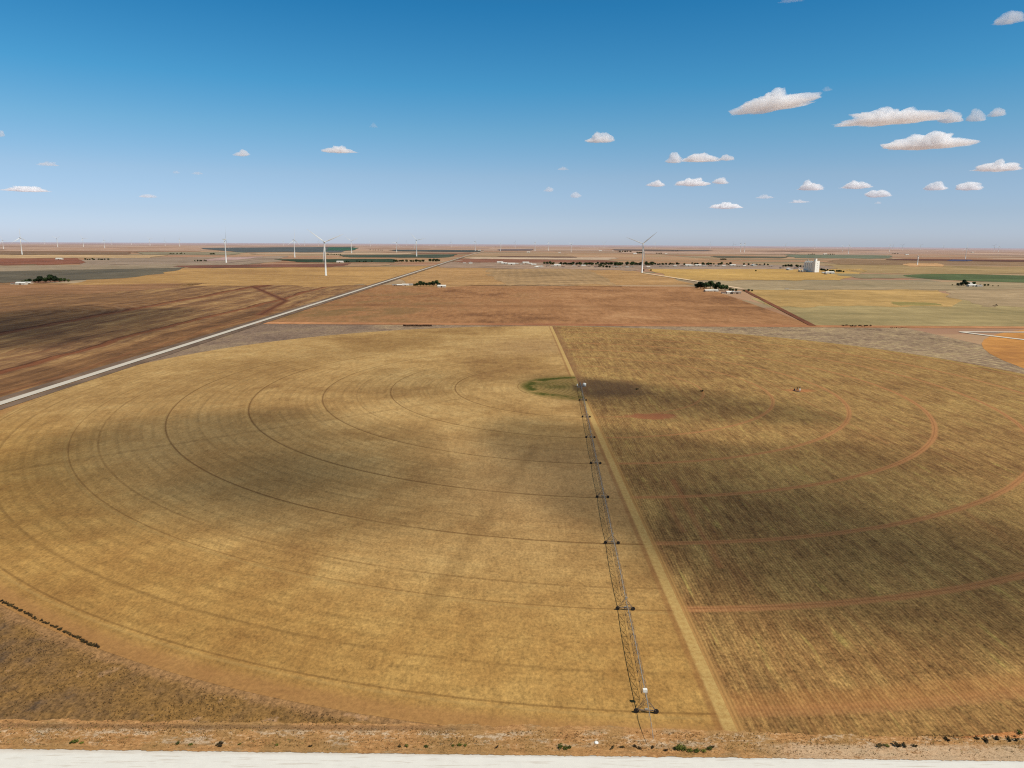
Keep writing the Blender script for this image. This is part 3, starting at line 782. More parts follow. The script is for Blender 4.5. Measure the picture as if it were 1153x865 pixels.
for (hp, bp, ang, yaw, lab) in TURB:
    o = TP if hp == (366, 274) else copy_tree(TP)
    x, y = g(*bp)
    dist = math.sqrt(x*x+y*y+CAMH*CAMH)
    d = ray(*bp)
    ph = (bp[1]-hp[1])
    zc = (Vector((x, y, gz(x, y)-CAMH)) @ (CM @ Vector((0, 0, -1))))
    hub = ph*zc/F0/math.cos(PITCH*0.9)
    s_ = max(0.80, min(1.25, hub/88.0))
    o.location = (x, y, gz(x, y)); o.scale = (s_,)*3
    view = math.atan2(x, y)
    o.rotation_euler = (0, 0, -view + R_(yaw))
    for ch in o.children:
        if ch.name.startswith('blade') or ch.name.startswith('hub'): ch.rotation_euler = (0, R_(ang), 0)
    tag(o, lab, 'wind turbine', 'wind turbines of the wind farm')
bpy.context.view_layer.update()
# tiny turbines on the horizon: one-mesh copies
def tiny(px, hy, by, ang, lab):
    o = copy_tree(TP); x, y = g(px, by)
    o.location = (x, y, gz(x, y)); s_ = 0.95
    o.scale = (s_,)*3; o.rotation_euler = (0, 0, -math.atan2(x, y)+R_(random.uniform(-50, 50)))
    for ch in o.children:
        if ch.name.startswith('blade') or ch.name.startswith('hub'): ch.rotation_euler = (0, R_(ang), 0)
    tag(o, lab, 'wind turbine', 'faint wind turbines on the horizon')
for px, by, ang in ((50, 275.2, 20), (126, 276, 5), (148, 275.6, 60), (186, 277, 10), (319, 276.6, 0), (343, 276.8, 30), (359, 277.0, 12), (417, 277.6, 70), (458, 277, 15),
                    (490, 278, 40), (508, 278.4, 0), (580, 279, 25), (680, 279.5, 60), (737.5, 280, 20), (799.5, 280, 5), (826, 281, 100), (884, 281, 40), (917, 280.8, 10),
                    (1005, 281.4, 33), (1036, 281.4, 70), (1062, 281.6, 0), (1119, 284, 45), (1124, 284, 12), (1016, 282, 50)):
    tiny(px, 0, by, ang, 'tiny pale wind turbine in the haze on the horizon')
# unfinished tower
x, y = g(1032.8, 298.6)
t = empty('turbine_tower', (x, y, gz(x, y)))
tag(t, 'short white turbine tower without blades on a bare orange pad', 'tower')
MB().lathe([(6, 0), (6, .4), (2.6, .5), (2.2, 26), (1.9, 44)], 14).build('tower_section', M_wh, t, True)
MB().box(-2.4, 2.4, -3.0, 4.5, 44, 47.5).build('nacelle', M_wh2, t)

# ---------------------------------------------------------------- centre pivot irrigation machine
M_galv = plain('galvanised_steel', (172, 168, 162), 0.55, 0.0, 0.2, 1.5, k=0.7, spec=0.4)
M_galv2 = plain('weathered_steel', (136, 118, 104), 0.6, 0.0, 0.25, 1.0, k=0.7)
M_tyre = plain('tyre_rubber', (38, 34, 32), 0.9, k=1.0)
M_rim = plain('rusty_rim', (120, 90, 66), 0.7, k=0.8)
M_box = plain('white_enamel', (240, 240, 236), 0.4, k=0.95, var=0.05)
M_hose = plain('black_hose', (44, 40, 38), 0.8)
ex, ey = g(727.5, 803.5)
mach = empty('irrigation_machine', (PVX, PVY, 0.05))
tag(mach, 'long galvanised centre pivot irrigation machine with eight wheeled towers across the round field', 'irrigation machine')
AD = Vector((ex-PVX, ey-PVY, 0)); AL = AD.length; AD.normalize(); print('arm', AL)
AN = Vector((-AD.y, AD.x, 0))
SP = AL/8
def loc(s_, n, z): return AD*s_+AN*n+Vector((0, 0, z))
PH = 3.7
# centre point
mb = MB()
for sx in (-1, 1):
    for sy in (-1, 1):
        mb.tube((sx*1.9, sy*1.9, 0), (sx*0.35, sy*0.35, PH), 0.09)
for z in (0.5, 1.7, 2.8):
    q = 1.9-(1.55*z/PH)
    for a, b in (((-q, -q), (q, -q)), ((q, -q), (q, q)), ((q, q), (-q, q)), ((-q, q), (-q, -q))):
        mb.tube((*a, z), (*b, z), 0.05)
mb.box(-2.2, 2.2, -2.2, 2.2, -0.04, 0.12)
mb.build('pivot_frame', M_galv2, mach)
MB().tube((0, 0, 0), (0, 0, PH+0.5), 0.12, n=8).tube((0, 0, PH+0.4), loc(1.2, 0, PH+.1), 0.12).build('riser_pipe', M_galv, mach)
pb = MB().box(-2.4, -1.7, -0.5, 0.5, 1.0, 2.4).build('control_panel', M_box, mach)
for k in range(8):
    a, b = k*SP, (k+1)*SP
    sp = MB()
    nseg = 12
    def arch(u): return PH + 0.75*4*u*(1-u)*0.8
    pts = [loc(a+(b-a)*i/nseg, 0, arch(i/nseg)) for i in range(nseg+1)]
    for i in range(nseg): sp.tube(pts[i], pts[i+1], 0.105, n=6)
    span = sp.build('span_pipe', M_galv, mach)
    tr = MB()
    low = {}
    for s_ in (-1, 1):
        for i in range(1, nseg):
            u = i/nseg; low[(s_, i)] = loc(a+(b-a)*u, s_*0.8, arch(u)-1.25)
        chain = [loc(a+1.0, 0, PH-0.1)]+[low[(s_, i)] for i in range(1, nseg)]+[loc(b-1.0, 0, PH-0.1)]
        for i in range(len(chain)-1): tr.tube(chain[i], chain[i+1], 0.035, n=4)
        for i in range(1, nseg):
            tr.tube(pts[i], low[(s_, i)], 0.045, n=4)
    for i in range(1, nseg):
        tr.tube(low[(-1, i)], low[(1, i)], 0.045, n=4)
        if i < nseg-1:
            tr.tube(low[(-1, i)], low[(1, i+1)], 0.03, n=4); tr.tube(low[(1, i)], low[(-1, i+1)], 0.03, n=4)
            for s_ in (-1, 1): tr.tube(pts[i], low[(s_, i+1)], 0.035, n=4)
    tr.build('truss', M_galv2, mach)
    dr = MB()
    for i in range(14):
        u = (i+0.5)/14
        p = loc(a+(b-a)*u, (-1)**i*0.45, arch(u)); q = Vector((p.x, p.y, 1.1))
        dr.tube(loc(a+(b-a)*u, 0, arch(u)+0.12), p, 0.022, n=4).tube(p, q, 0.018, n=4)
        dr.lathe([(0.07, 0), (0.07, .16)], 6, (q.x, q.y, q.z-.1))
    dr.build('sprinkler_hoses', M_hose, mach)
    # drive tower
    tw = MB(); c = b
    for s_ in (-1, 1):
        for e_ in (-0.35, 0.35):
            tw.tube(loc(c+e_, s_*2.15, 0.95), loc(c+e_*0.5, s_*0.12, PH), 0.045)
        tw.tube(loc(c, s_*1.35, 1.95), loc(c, -s_*1.35, 1.95), 0.05)
        tw.tube(loc(c, s_*2.15, 0.95), loc(c-1.9, 0, PH-0.6), 0.05)
        tw.tube(loc(c, s_*2.15, 0.95), loc(c, -s_*0.6, 3.0), 0.04)
    tw.tube(loc(c, -2.5, 0.85), loc(c, 2.5, 0.85), 0.14, n=6)
    tower = tw.build('drive_tower', M_galv2, mach)
    bx_ = loc(c-0.7, 0.5, PH+0.1)
    for s_ in (-1, 1):
        cpos = loc(c, s_*2.35, 0.62)
        wl = MB().lathe([(0.30, -.16), (0.58, -.17), (0.62, -.1), (0.64, 0), (0.62, .1), (0.58, .17), (0.30, .16)], 18, (0, 0, 0), 'y')
        wh = wl.build('wheel', M_tyre, mach, False); wh.location = cpos
        wh.rotation_euler = (0, 0, math.atan2(AN.y, AN.x))
        rm = MB().lathe([(0.31, -.10), (0.31, .10)], 12, (0, 0, 0), 'y').build('rim', M_rim, wh)
    MB().lathe([(0.2, -.35), (0.2, .35)], 8, tuple(loc(c, 0, 1.15)), 'x').build('drive_motor', M_galv, mach)
    cb = MB().box(-0.22, 0.22, -0.16, 0.16, 0, 0.45)
    o = cb.build('tower_box', M_box if k == 7 else M_galv, mach); o.location = loc(c-0.5, 0.35, PH)
    if k == 7:
        o.location = loc(c-2.6, -0.1, PH+0.25); o.scale = (2.3, 2.3, 1.6)
oh = MB()
hh = [loc(AL, 0, PH), loc(AL+4, 0, PH-0.1), loc(AL+8, 0, PH-0.6), loc(AL+11.5, 0, PH-1.5)]
for i in range(3): oh.tube(hh[i], hh[i+1], 0.08-0.01*i)
oh.tube(loc(AL-2, 0, PH+1.2), loc(AL+7.5, 0, PH-.4), 0.03, n=4)
for s_ in (1, 4, 7, 10): oh.tube(loc(AL+s_, 0, PH-.3-.09*s_), loc(AL+s_, 0, 1.2), 0.025, n=4)
oh.build('overhang_pipe', M_galv, mach)

# white tank beside the pivot
tk = empty('storage_tank', (PVX+3.6, PVY+2.4, 0.06)); tag(tk, 'white round storage tank beside the pivot point of the machine', 'tank')
MB().lathe([(1.35, 0.2), (1.35, 2.2), (1.15, 2.55), (0.3, 2.75)], 18).build('tank_body', M_box, tk, True)
MB().lathe([(1.5, 0), (1.5, 0.18)], 16).build('tank_stand', M_galv2, tk)
MB().lathe([(0.25, 2.72), (0.25, 2.85)], 10).build('lid', M_galv, tk)

# pump jack on the bare patch
px, py = g(897.5, 441)
pj = empty('pump_jack', (px, py, 0.06), R_(-60)); tag(pj, 'small dark pump jack on the bare orange patch of the crop field', 'pump jack')
M_dk = plain('dark_paint', (62, 52, 50), 0.6)
MB().box(-3.2, 2.4, -0.7, 0.7, 0, 0.35).build('skid', M_galv2, pj)
b_ = MB()
for s_ in (-0.6, 0.6):
    b_.tube((-.9, s_, .35), (0, 0, 3.2), 0.09); b_.tube((.9, s_, .35), (0, 0, 3.2), 0.09)
b_.build('post', M_dk, pj)
MB().tube((-2.4, 0, 2.9), (2.0, 0, 3.6), 0.16).build('walking_beam', M_dk, pj)
MB().add([(2.0, -.15, 2.7), (2.0, .15, 2.7), (2.0, .15, 4.2), (2.0, -.15, 4.2), (2.5, -.15, 3.1), (2.5, .15, 3.1), (2.5, .15, 3.9), (2.5, -.15, 3.9)],
         [(0, 1, 2, 3), (4, 7, 6, 5), (0, 4, 5, 1), (3, 2, 6, 7), (0, 3, 7, 4), (1, 5, 6, 2)]).build('horse_head', M_dk, pj)
MB().box(-2.9, -2.0, -.35, .35, .4, 1.7).build('counterweight', M_dk, pj)
MB().tube((2.45, 0, 0), (2.45, 0, 3.2), 0.04).build('polished_rod', M_galv, pj)
px, py = g(900.5, 441.3)
wh_ = empty('wellhead', (px, py, .06)); tag(wh_, 'small white-topped electrical box post right beside the pump jack', 'control box')
MB().box(-.1, .1, -.1, .1, 0, 1.3).build('post', M_galv2, wh_); MB().box(-.5, .5, -.3, .3, 1.1, 2.3).build('box', M_box, wh_)

# ---------------------------------------------------------------- vegetation
def leaf_mat(name, a, b, k=0.8):
    G = Graph(name)
    oi = G.t.nodes.new('ShaderNodeObjectInfo')
    t = G.t.nodes.new('ShaderNodeTexCoord')
    n = G.noise(E(G, t.outputs['Object']), 0.6, 3, 0.6)
    f = n*0.8+E(G, oi.outputs['Random'])*0.4-0.1
    c = G.ramp(f, [(0.3, P(*a, k=k)), (0.7, P(*b, k=k))])
    return G.done(c, 0.8, spec=0.15)
M_leaf = leaf_mat('leaves_dark', (30, 42, 26), (66, 84, 44))
M_leaf2 = leaf_mat('leaves_olive', (52, 60, 36), (104, 106, 62))
M_bark = plain('bark', (92, 76, 62), 0.9, k=0.7)
M_shrub = leaf_mat('shrub_twigs', (58, 46, 34), (98, 84, 52), 0.75)
M_weed = leaf_mat('green_weed', (62, 74, 28), (124, 126, 52), 0.75)
def crown_mb(rx, rz, cz, nl, leaf, seed, nclump=14):
    rnd = random.Random(seed); mb = MB()
    cl = []
    for _ in range(nclump):
        t = rnd.uniform(0, 2*PI); u = rnd.uniform(-0.7, 1); rr = rnd.uniform(0.2, 0.75)
        cl.append((rx*rr*math.cos(t)*math.sqrt(max(0, 1-u*u*.7)), rx*rr*math.sin(t)*math.sqrt(max(0, 1-u*u*.7)), cz+rz*0.68*u, rnd.uniform(0.28, 0.5)*rx))
    for i in range(nl):
        cx, cy, c_, cr = rnd.choice(cl)
        d = Vector((rnd.gauss(0, 1), rnd.gauss(0, 1), rnd.gauss(0, 1))).normalized()
        p = Vector((cx, cy, c_))+d*cr*rnd.uniform(0.55, 1.05)
        n = (d+Vector((rnd.uniform(-.6, .6), rnd.uniform(-.6, .6), rnd.uniform(-.2, .7)))).normalized()
        u = n.cross(Vector((0, 0, 1))).normalized() if abs(n.z) < .95 else Vector((1, 0, 0)); w_ = n.cross(u)
        s = leaf*rnd.uniform(.6, 1.3)
        mb.add([p-u*s-w_*s*.5, p+u*s*.6-w_*s, p+u*s+w_*s*.6, p-u*s*.5+w_*s], [(0, 1, 2, 3)])
    return mb
def tree_proto(seed, h, wd, mat):
    rnd = random.Random(seed)
    root = empty('tree')
    tr = MB(); th = h*0.35
    tr.tube((0, 0, 0), (0.1, 0, th), 0.03*h, 0.02*h, 7)
    for k in range(6):
        t = 2*PI*k/6+rnd.uniform(-.3, .3); q = (wd*.3*math.cos(t), wd*.3*math.sin(t), h*rnd.uniform(.5, .8))
        tr.tube((0.1, 0, th*rnd.uniform(.7, 1)), q, 0.013*h, 0.005*h, 5)
    tr.build('trunk', M_bark, root)
    crown_mb(wd/2, h*.42, h*.57, 900, 0.055*h, seed, 16).build('crown', mat, root)
    return root
TREES = [tree_proto(1, 10, 10, M_leaf), tree_proto(2, 11, 8.5, M_leaf), tree_proto(3, 8, 9, M_leaf2), tree_proto(4, 9, 8, M_leaf)]
_used = set()
def tree(x, y, h, kind, label, group, wide=1.0):
    kind %= 4
    p = TREES[kind]
    o = p if kind not in _used else copy_tree(p)
    _used.add(kind)
    s_ = h/10.0
    o.location = (x, y, gz(x, y)+0.02); o.scale = (s_*wide, s_*wide, s_); o.rotation_euler = (0, 0, random.uniform(0, 6.28))
    tag(o, label, 'tree', group); return o
def pxm(px, py):
    x, y = g(px, py)
    return (Vector((x, y, gz(x, y)-CAMH)) @ (CM @ Vector((0, 0, -1))))/F0   # metres per pixel there

def row_trees(x0, x1, y0, y1, n, h0, h1, label, group, wide=1.0, jit=0.6, depth=10):
    for i in range(n):
        t = (i+0.5)/n+random.uniform(-.3, .3)/n
        px, py = x0+(x1-x0)*t, y0+(y1-y0)*t
        x, y = g(px, py); y += random.uniform(0, depth); x += random.uniform(-2, 2)
        tree(x, y, random.uniform(h0, h1), random.randrange(4), label, group, wide)

# farm at the left
m = pxm(45, 319); print('m/px left farm', m)
for (a, hpx, k) in ((25, 3.8, 2), (29, 4.2, 0), (33, 4.6, 1), (37, 5.2, 3), (41, 6.2, 0), (45, 7.2, 1), (48.5, 6.4, 3), (51, 6.0, 0), (55, 8.6, 1), (58.5, 7.8, 0), (62, 7.2, 3), (66, 5.2, 0), (70, 4.4, 1), (73.5, 4.2, 2)):
    x, y = g(a, 319.0-0.02*(a-25))
    tree(x, y+random.uniform(0, 14), hpx*m, k, 'dark tree in the windbreak behind the white farm buildings at far left', 'windbreak trees of the left farm', 1.15)
# farm by the county road
m = pxm(480, 323)
for (a, hpx, k) in ((466.5, 3.5, 2), (470, 4.2, 0), (473.5, 5.8, 1), (477, 5.2, 0), (480, 4.8, 3), (483.5, 4.4, 1), (488, 6.0, 0), (491.5, 6.4, 1), (494, 5, 3)):
    x, y = g(a, 322.6)
    tree(x, y+random.uniform(0, 10), hpx*m, k, 'dark round tree among the white buildings of the farm right of the county road', 'trees of the farm near the county road', 1.1)
m = pxm(810, 328)
for (a, b, hpx, k) in ((785, 325.5, 6.5, 0), (789, 326, 8.5, 1), (793, 326, 8, 0), (796, 325, 9, 3), (800, 325, 8.5, 1), (805, 327, 8, 0), (809, 327, 9, 1), (813, 327.5, 8.5, 3), (817, 327.5, 6.5, 0),
                       (822, 328.2, 4.5, 2), (826, 328.6, 4.0, 2), (830, 328.4, 3.5, 2), (838, 328.5, 2.8, 2), (843, 328.5, 3.0, 0), (848, 328.6, 2.6, 2)):
    x, y = g(a, b)
    tree(x, y+random.uniform(0, 8), hpx*m, k, 'dense dark tree sheltering the farm at the bend of the pale access road', 'trees of the farm at the access road', 1.15)
m = pxm(1085, 322)
for (a, b, hpx, k) in ((1079, 322.3, 3.5, 0), (1083, 322.3, 4, 1), (1086, 322, 6.5, 1), (1088.5, 322, 5, 0), (1097.5, 321.2, 4, 0), (1106, 322.5, 2.6, 2), (1110, 322.6, 2.6, 0), (1114, 322.6, 2.4, 1), (1120, 322.8, 1.6, 2), (1126, 322.8, 1.6, 2), (1073, 321.6, 1.6, 2)):
    x, y = g(a, b)
    tree(x, y+random.uniform(0, 8), hpx*m, k, 'dark tree at the farm in front of the green round field', 'trees of the farm by the green circle', 1.2)
# tree row along the far road
row_trees(442, 476, 295.2, 295.6, 16, 9, 15, 'dark tree in the row beside the far end of the county road', 'tree row left of the county road', 1.3, depth=60)
row_trees(484, 495, 295.2, 294.6, 7, 12, 16, 'dark tree in the short clump touching the far county road', 'clump at the county road', 1.3, depth=40)
row_trees(382, 420, 295.6, 295.6, 8, 7, 9, 'low tree on the dark green strip behind the tall turbine', 'trees on the green strip', 1.3, depth=60)
row_trees(94, 122, 293.2, 293.2, 10, 8, 11, 'small tree of the spaced row on the pale plain at far left', 'spaced row at far left', 1.2)
row_trees(219, 232, 295, 294.6, 6, 8, 11, 'small dark tree of the clump left of the edge-on turbine', 'clump left of the edge-on turbine', 1.3)
row_trees(190, 208, 286.6, 286.2, 8, 8, 11, 'distant tree in the long low grove at left', 'distant grove at left', 1.3)
row_trees(236, 242, 286.8, 286.8, 4, 9, 12, 'distant tree in the tiny grove behind the edge-on turbine', 'tiny grove', 1.3)
row_trees(367, 384, 287, 287.4, 8, 8, 11, 'distant tree just right of the tall turbine tower', 'distant trees by the tall turbine', 1.2)
row_trees(416, 432, 282.0, 282.4, 6, 9, 12, 'very distant tree left of the two mid turbines', 'very distant trees', 1.3)
# town
row_trees(612, 625, 298, 298.6, 8, 11, 15, 'dark tree at the left end of the town', 'trees of the town', 1.25, depth=80)
row_trees(629, 700, 298.8, 299.2, 40, 10, 15, 'dark tree in the left part of the town belt of trees', 'trees of the town', 1.3, depth=110)
row_trees(674, 688, 301, 302.4, 6, 9, 14, 'dark tree standing forward of the town tree belt', 'trees of the town', 1.2)
row_trees(690, 740, 299.4, 299.2, 30, 12, 18, 'tall dark tree in the town behind the turbine with the access road', 'trees of the town', 1.3, depth=110)
row_trees(738, 775, 299, 299, 16, 9, 13, 'dark tree in the middle of the town belt', 'trees of the town', 1.2, depth=100)
row_trees(783, 828, 299, 299, 18, 9, 14, 'dark tree in the right part of the town belt', 'trees of the town', 1.2, depth=100)
row_trees(840, 872, 299.2, 299.6, 9, 7, 12, 'scattered tree between the town and the grain elevator', 'trees of the town', 1.1, depth=60)
row_trees(882, 906, 300.6, 301.4, 14, 9, 13, 'dark tree in the row left of the grain elevator', 'trees of the town', 1.2, depth=40)
row_trees(925, 951, 305.4, 307.2, 14, 7, 10.5, 'dark tree in the row right of the grain elevator', 'trees right of the elevator', 1.2, depth=20)
row_trees(696, 712, 284.2, 284.2, 8, 12, 16, 'distant tree in the grove behind the town', 'distant groves', 1.4)
row_trees(717, 724, 285.6, 285.6, 5, 12, 18, 'distant tree in the clump behind the access road turbine', 'distant groves', 1.4)
row_trees(738, 745, 286, 286, 4, 10, 13, 'distant tree left of the middle grove behind the town', 'distant groves', 1.4)
row_trees(755, 765, 283.4, 283.4, 4, 10, 13, 'distant tree in the faint grove on the plain', 'distant groves', 1.4)
row_trees(811, 818, 293.0, 293.0, 6, 8, 11, 'dark tree in the small grove behind the right of the town', 'distant groves', 1.3)
row_trees(910, 918, 287, 287, 5, 8, 12, 'distant tree of the grove just above the grain elevator', 'distant groves', 1.4)
row_trees(931, 940, 287.2, 287.2, 5, 8, 12, 'distant tree of the grove upper right of the elevator', 'distant groves', 1.4)
row_trees(1004, 1012, 286.2, 286.2, 4, 8, 12, 'distant tree on the pink plain right of the elevator', 'distant groves', 1.4)
for a, b in ((851, 306), (724.5, 305.4), (733, 305.4)):
    x, y = g(a, b); tree(x, y, 7, 0, {851: 'lone dark tree in the open left of the grain elevator', 724.5: 'lone dark tree right at the foot of the access road turbine', 733: 'lone dark tree just right of the access road turbine'}[a], 'lone trees', 1.0)

# ---------------------------------------------------------------- buildings
M_wall = plain('white_siding', (226, 218, 206), 0.7, k=0.8, var=0.08)
M_wall2 = plain('tan_siding', (196, 170, 146), 0.8, k=0.8, var=0.1)
M_roof = plain('grey_roof', (170, 164, 160), 0.7, k=0.8, var=0.1)
M_roofw = plain('white_metal_roof', (238, 236, 232), 0.4, k=0.9, var=0.05)
M_roofb = plain('brown_roof', (120, 92, 80), 0.8, k=0.8)
M_glass = plain('window_glass', (40, 48, 58), 0.2, spec=0.6)
M_door = plain('door_paint', (92, 70, 58), 0.6)
def house_proto(name, L, Wd, H, rh, wm, rm, big=False):
    root = empty(name)
    MB().add([(-L/2, -Wd/2, 0), (L/2, -Wd/2, 0), (L/2, Wd/2, 0), (-L/2, Wd/2, 0), (-L/2, -Wd/2, H), (L/2, -Wd/2, H), (L/2, Wd/2, H), (-L/2, Wd/2, H), (-L/2, 0, H+rh), (L/2, 0, H+rh)],
             [(0, 1, 5, 4), (2, 3, 7, 6), (1, 2, 6, 9, 5), (3, 0, 4, 8, 7)]).build('wall', wm, root)
    e = 0.4; dz = e*rh/(Wd/2)
    rv = [(-L/2-e, -Wd/2-e, H-dz), (L/2+e, -Wd/2-e, H-dz), (L/2+e, 0, H+rh+.02), (-L/2-e, 0, H+rh+.02), (L/2+e, Wd/2+e, H-dz), (-L/2-e, Wd/2+e, H-dz)]
    rv2 = [(x, y, z+0.18) for x, y, z in rv]
    MB().add(rv+rv2, [(0, 3, 2, 1), (3, 5, 4, 2), (6, 7, 8, 9), (9, 8, 10, 11), (0, 1, 7, 6), (4, 5, 11, 10), (1, 2, 8, 7), (2, 4, 10, 8), (3, 0, 6, 9), (5, 3, 9, 11)]).build('roof', rm, root)
    if big:
        MB().box(-2.2, 2.2, -Wd/2-.06, -Wd/2-.003, 0, min(H-.4, 3.8)).build('door', M_door, root)
    else:
        MB().box(-.5, .5, -Wd/2-.06, -Wd/2-.003, 0, 2.1).build('door', M_door, root)
    for x_ in (-L*.33, -L*.15, L*.2, L*.36):
        MB().box(x_-.6, x_+.6, -Wd/2-.05, -Wd/2-.003, 1.0, 2.1).build('window', M_glass, root)
    return root
HP = [house_proto('house', 14, 9, 3, 2, M_wall, M_roof), house_proto('house', 16, 10, 3.2, 1.8, M_wall2, M_roofw), house_proto('barn', 26, 15, 5, 2.5, M_wall, M_roofw, True),
      house_proto('house', 12, 9, 3, 2.2, M_wall, M_roofb), house_proto('shed', 18, 10, 4, 1.2, M_wall2, M_roof, True)]
_uh = set()
def bld(px, py, kind, rz, label, group=None, s=1.0, cat=None):
    p = HP[kind]; o = p if kind not in _uh else copy_tree(p); _uh.add(kind)
    x, y = g(px, py); o.location = (x, y, gz(x, y)+0.02); o.rotation_euler = (0, 0, rz); o.scale = (s,)*3
    tag(o, label, cat or ('barn' if kind == 2 else 'shed' if kind == 4 else 'house'), group); return o
# left farm
bld(24.5, 320.6, 2, 0.05, 'low white barn with dark doorway in front of the left windbreak', s=.85)
bld(16, 320.2, 3, 0.3, 'small white house at the left end of the far-left farm')
bld(32.5, 319.8, 1, -0.1, 'pale house close against the left windbreak trees')
# county road farm
bld(444.5, 321.8, 4, 0, 'small pale shed nearest the county road', s=.7)
bld(450, 322, 1, 0, 'white long-roofed house second from the county road', s=.8)
bld(456.5, 321.8, 2, 0, 'white barn left of the dark farm trees', s=.62)
bld(462, 321.6, 0, .2, 'small white house touching the left of the dark farm trees', s=.9)
bld(497.5, 323.6, 2, 0, 'white barn with bright roof right of the dark farm trees', s=.75)
# access road farm
bld(797, 328.6, 1, .2, 'white-roofed house at the front of the access road farm')
bld(804.5, 328.4, 2, -.1, 'bright white barn at the front of the access road farm', s=.6)
bld(822, 330.6, 2, .1, 'pale green-grey machine shed right of the access road farm trees', s=.7)
bld(829, 331, 4, .1, 'long shed at the right end of the access road farm')
bld(815, 330.6, 3, 0, 'small brown-roofed house between the barns of the access road farm', s=.8)
# right farm
bld(1094, 322.8, 2, .0, 'long white barn in front of the farm by the green circle', s=.8)
bld(1102, 323, 0, .1, 'white house right of the long barn by the green circle')
bld(1092, 320.6, 1, -.2, 'pale house between the trees by the green circle')
# solar/metal sheds on the gravel yard
bld(886, 326.2, 4, 0, 'low dark shed on the pale gravel yard', s=.5)
# town
tn = [(563, 296.6, 2), (571, 298.4, 4), (576, 298.4, 2), (582, 297.4, 1), (587, 298, 0), (592, 297, 2), (597, 297.6, 1), (601, 298.8, 2), (606, 301, 1), (610, 301, 2), (604, 301.6, 1), (588, 296.4, 4), (523, 297, 1), (530, 297.2, 2), (568, 297.6, 2),
      (617, 300.3, 4), (622, 300.4, 0), (627.5, 300, 2), (634, 301.3, 3), (643, 298.4, 1), (646, 300.2, 0), (652, 300.8, 3), (657, 300, 1), (663, 300.6, 4), (671, 301.5, 3), (693, 301.5, 4), (700, 301.2, 1), (706, 301.4, 0), (712, 301.2, 4), (730, 301.4, 1),
      (744, 300.6, 3), (752, 300.8, 4), (760, 300.4, 1), (768, 300.2, 3), (775, 300, 2), (779, 299.6, 1), (786, 299.8, 2), (793, 300.2, 0), (800, 300.4, 3), (808, 300.2, 4), (815, 300.4, 1), (825, 299.6, 2), (832, 300.4, 4), (838, 300.2, 1),
      (846, 299.2, 1), (849, 299.6, 2), (856, 299.4, 3), (860, 299.2, 0), (868, 300.5, 4), (889, 304.3, 2), (880, 302.4, 4), (896, 303, 3), (928, 308.2, 1), (934, 308.4, 2), (900, 301.8, 0)]
TL = ['white-walled grey-roofed house in the town', 'tan house with white roof in the town', 'large white-roofed building in the town', 'white house with brown roof in the town', 'long low grey-roofed shed in the town']
def where(px):
    return ('at the left edge of town' if px < 560 else 'in the pale cluster left of the trees' if px < 612 else 'below the left tree belt' if px < 672 else 'below the trees left of the turbine' if px < 720 else
            'right of the turbine' if px < 782 else 'in the right part of town' if px < 845 else 'between town and grain elevator' if px < 905 else 'right of the grain elevator')
for i, (a, b, k) in enumerate(tn):
    bld(a, b, k, random.choice((0, 0, PI/2))+random.uniform(-.08, .08), TL[k]+' '+where(a), 'buildings of the town', random.uniform(.85, 1.25))
# more distant specks
for a, b, k in ((715, 286.4, 2), (750, 286.2, 1), (929, 286.8, 2), (67, 292.6, 2), (383, 296, 2), (1021, 287.4, 2), (699, 283, 1), (595, 284.6, 2), (630, 285.2, 1), (676, 283, 2), (690, 283.2, 1), (1095, 284.6, 2), (540, 282.6, 2)):
    bld(a, b, k, 0, 'isolated pale farm building far out on the plain, '+('left of the county road' if a < 500 else 'behind the town' if a < 800 else 'at right'), 'isolated farm buildings', 1.2)

# grain elevator
ex_, ey_ = g(913.5, 306.6)
ge = empty('grain_elevator', (ex_, ey_, gz(ex_, ey_)), R_(-58)); tag(ge, 'tall white concrete grain elevator with cylindrical silos at the edge of town', 'grain elevator')
M_con = plain('white_concrete', (244, 243, 242), 0.8, k=0.95, var=0.04)
for r_ in range(3):
    for i in range(5):
        MB().lathe([(4.3, 0), (4.3, 38)], 20, (-24+i*8.4, (r_-1)*8.4, 0)).build('silo', M_con, ge, False)
MB().box(-25, 12, -9.6, 9.6, 0, 37.2).build('silo_core', M_con, ge)
gal = MB().box(-27, 13, -4.2, 4.2, 38.02, 41.5).build('gallery', M_con, ge)
hd = MB().box(13.5, 23, -13, 13, 0, 42).build('headhouse', M_con, ge)
MB().box(14.5, 22, -10.5, -2, 42.01, 51).build('penthouse', M_con, hd)
MB().box(-20, -17, -1.5, 1.5, 41.51, 47).build('vent', M_roof, gal)
for z_ in (8, 16, 24, 32): MB().box(23.003, 23.12, -1, 1, z_, z_+2.4).build('window', M_glass, hd)
MB().box(-24, -8, -22, -13.2, 0, 7).build('loading_shed', M_wall, ge)
for q, (a, b) in enumerate(((903, 306.8), (900, 306.4), (929.5, 309.3))):
    x, y = g(a, b); bn = empty('grain_bin', (x, y, gz(x, y))); tag(bn, 'small round metal grain bin '+('directly left of the elevator', 'farther left of the elevator', 'right of the elevator')[q], 'grain bin')
    MB().lathe([(4.2, 0), (4.2, 7)], 18).build('bin_wall', M_galv, bn, True); MB().lathe([(4.5, 7), (0.5, 9.6)], 18).build('roof', M_roofw, bn, True)

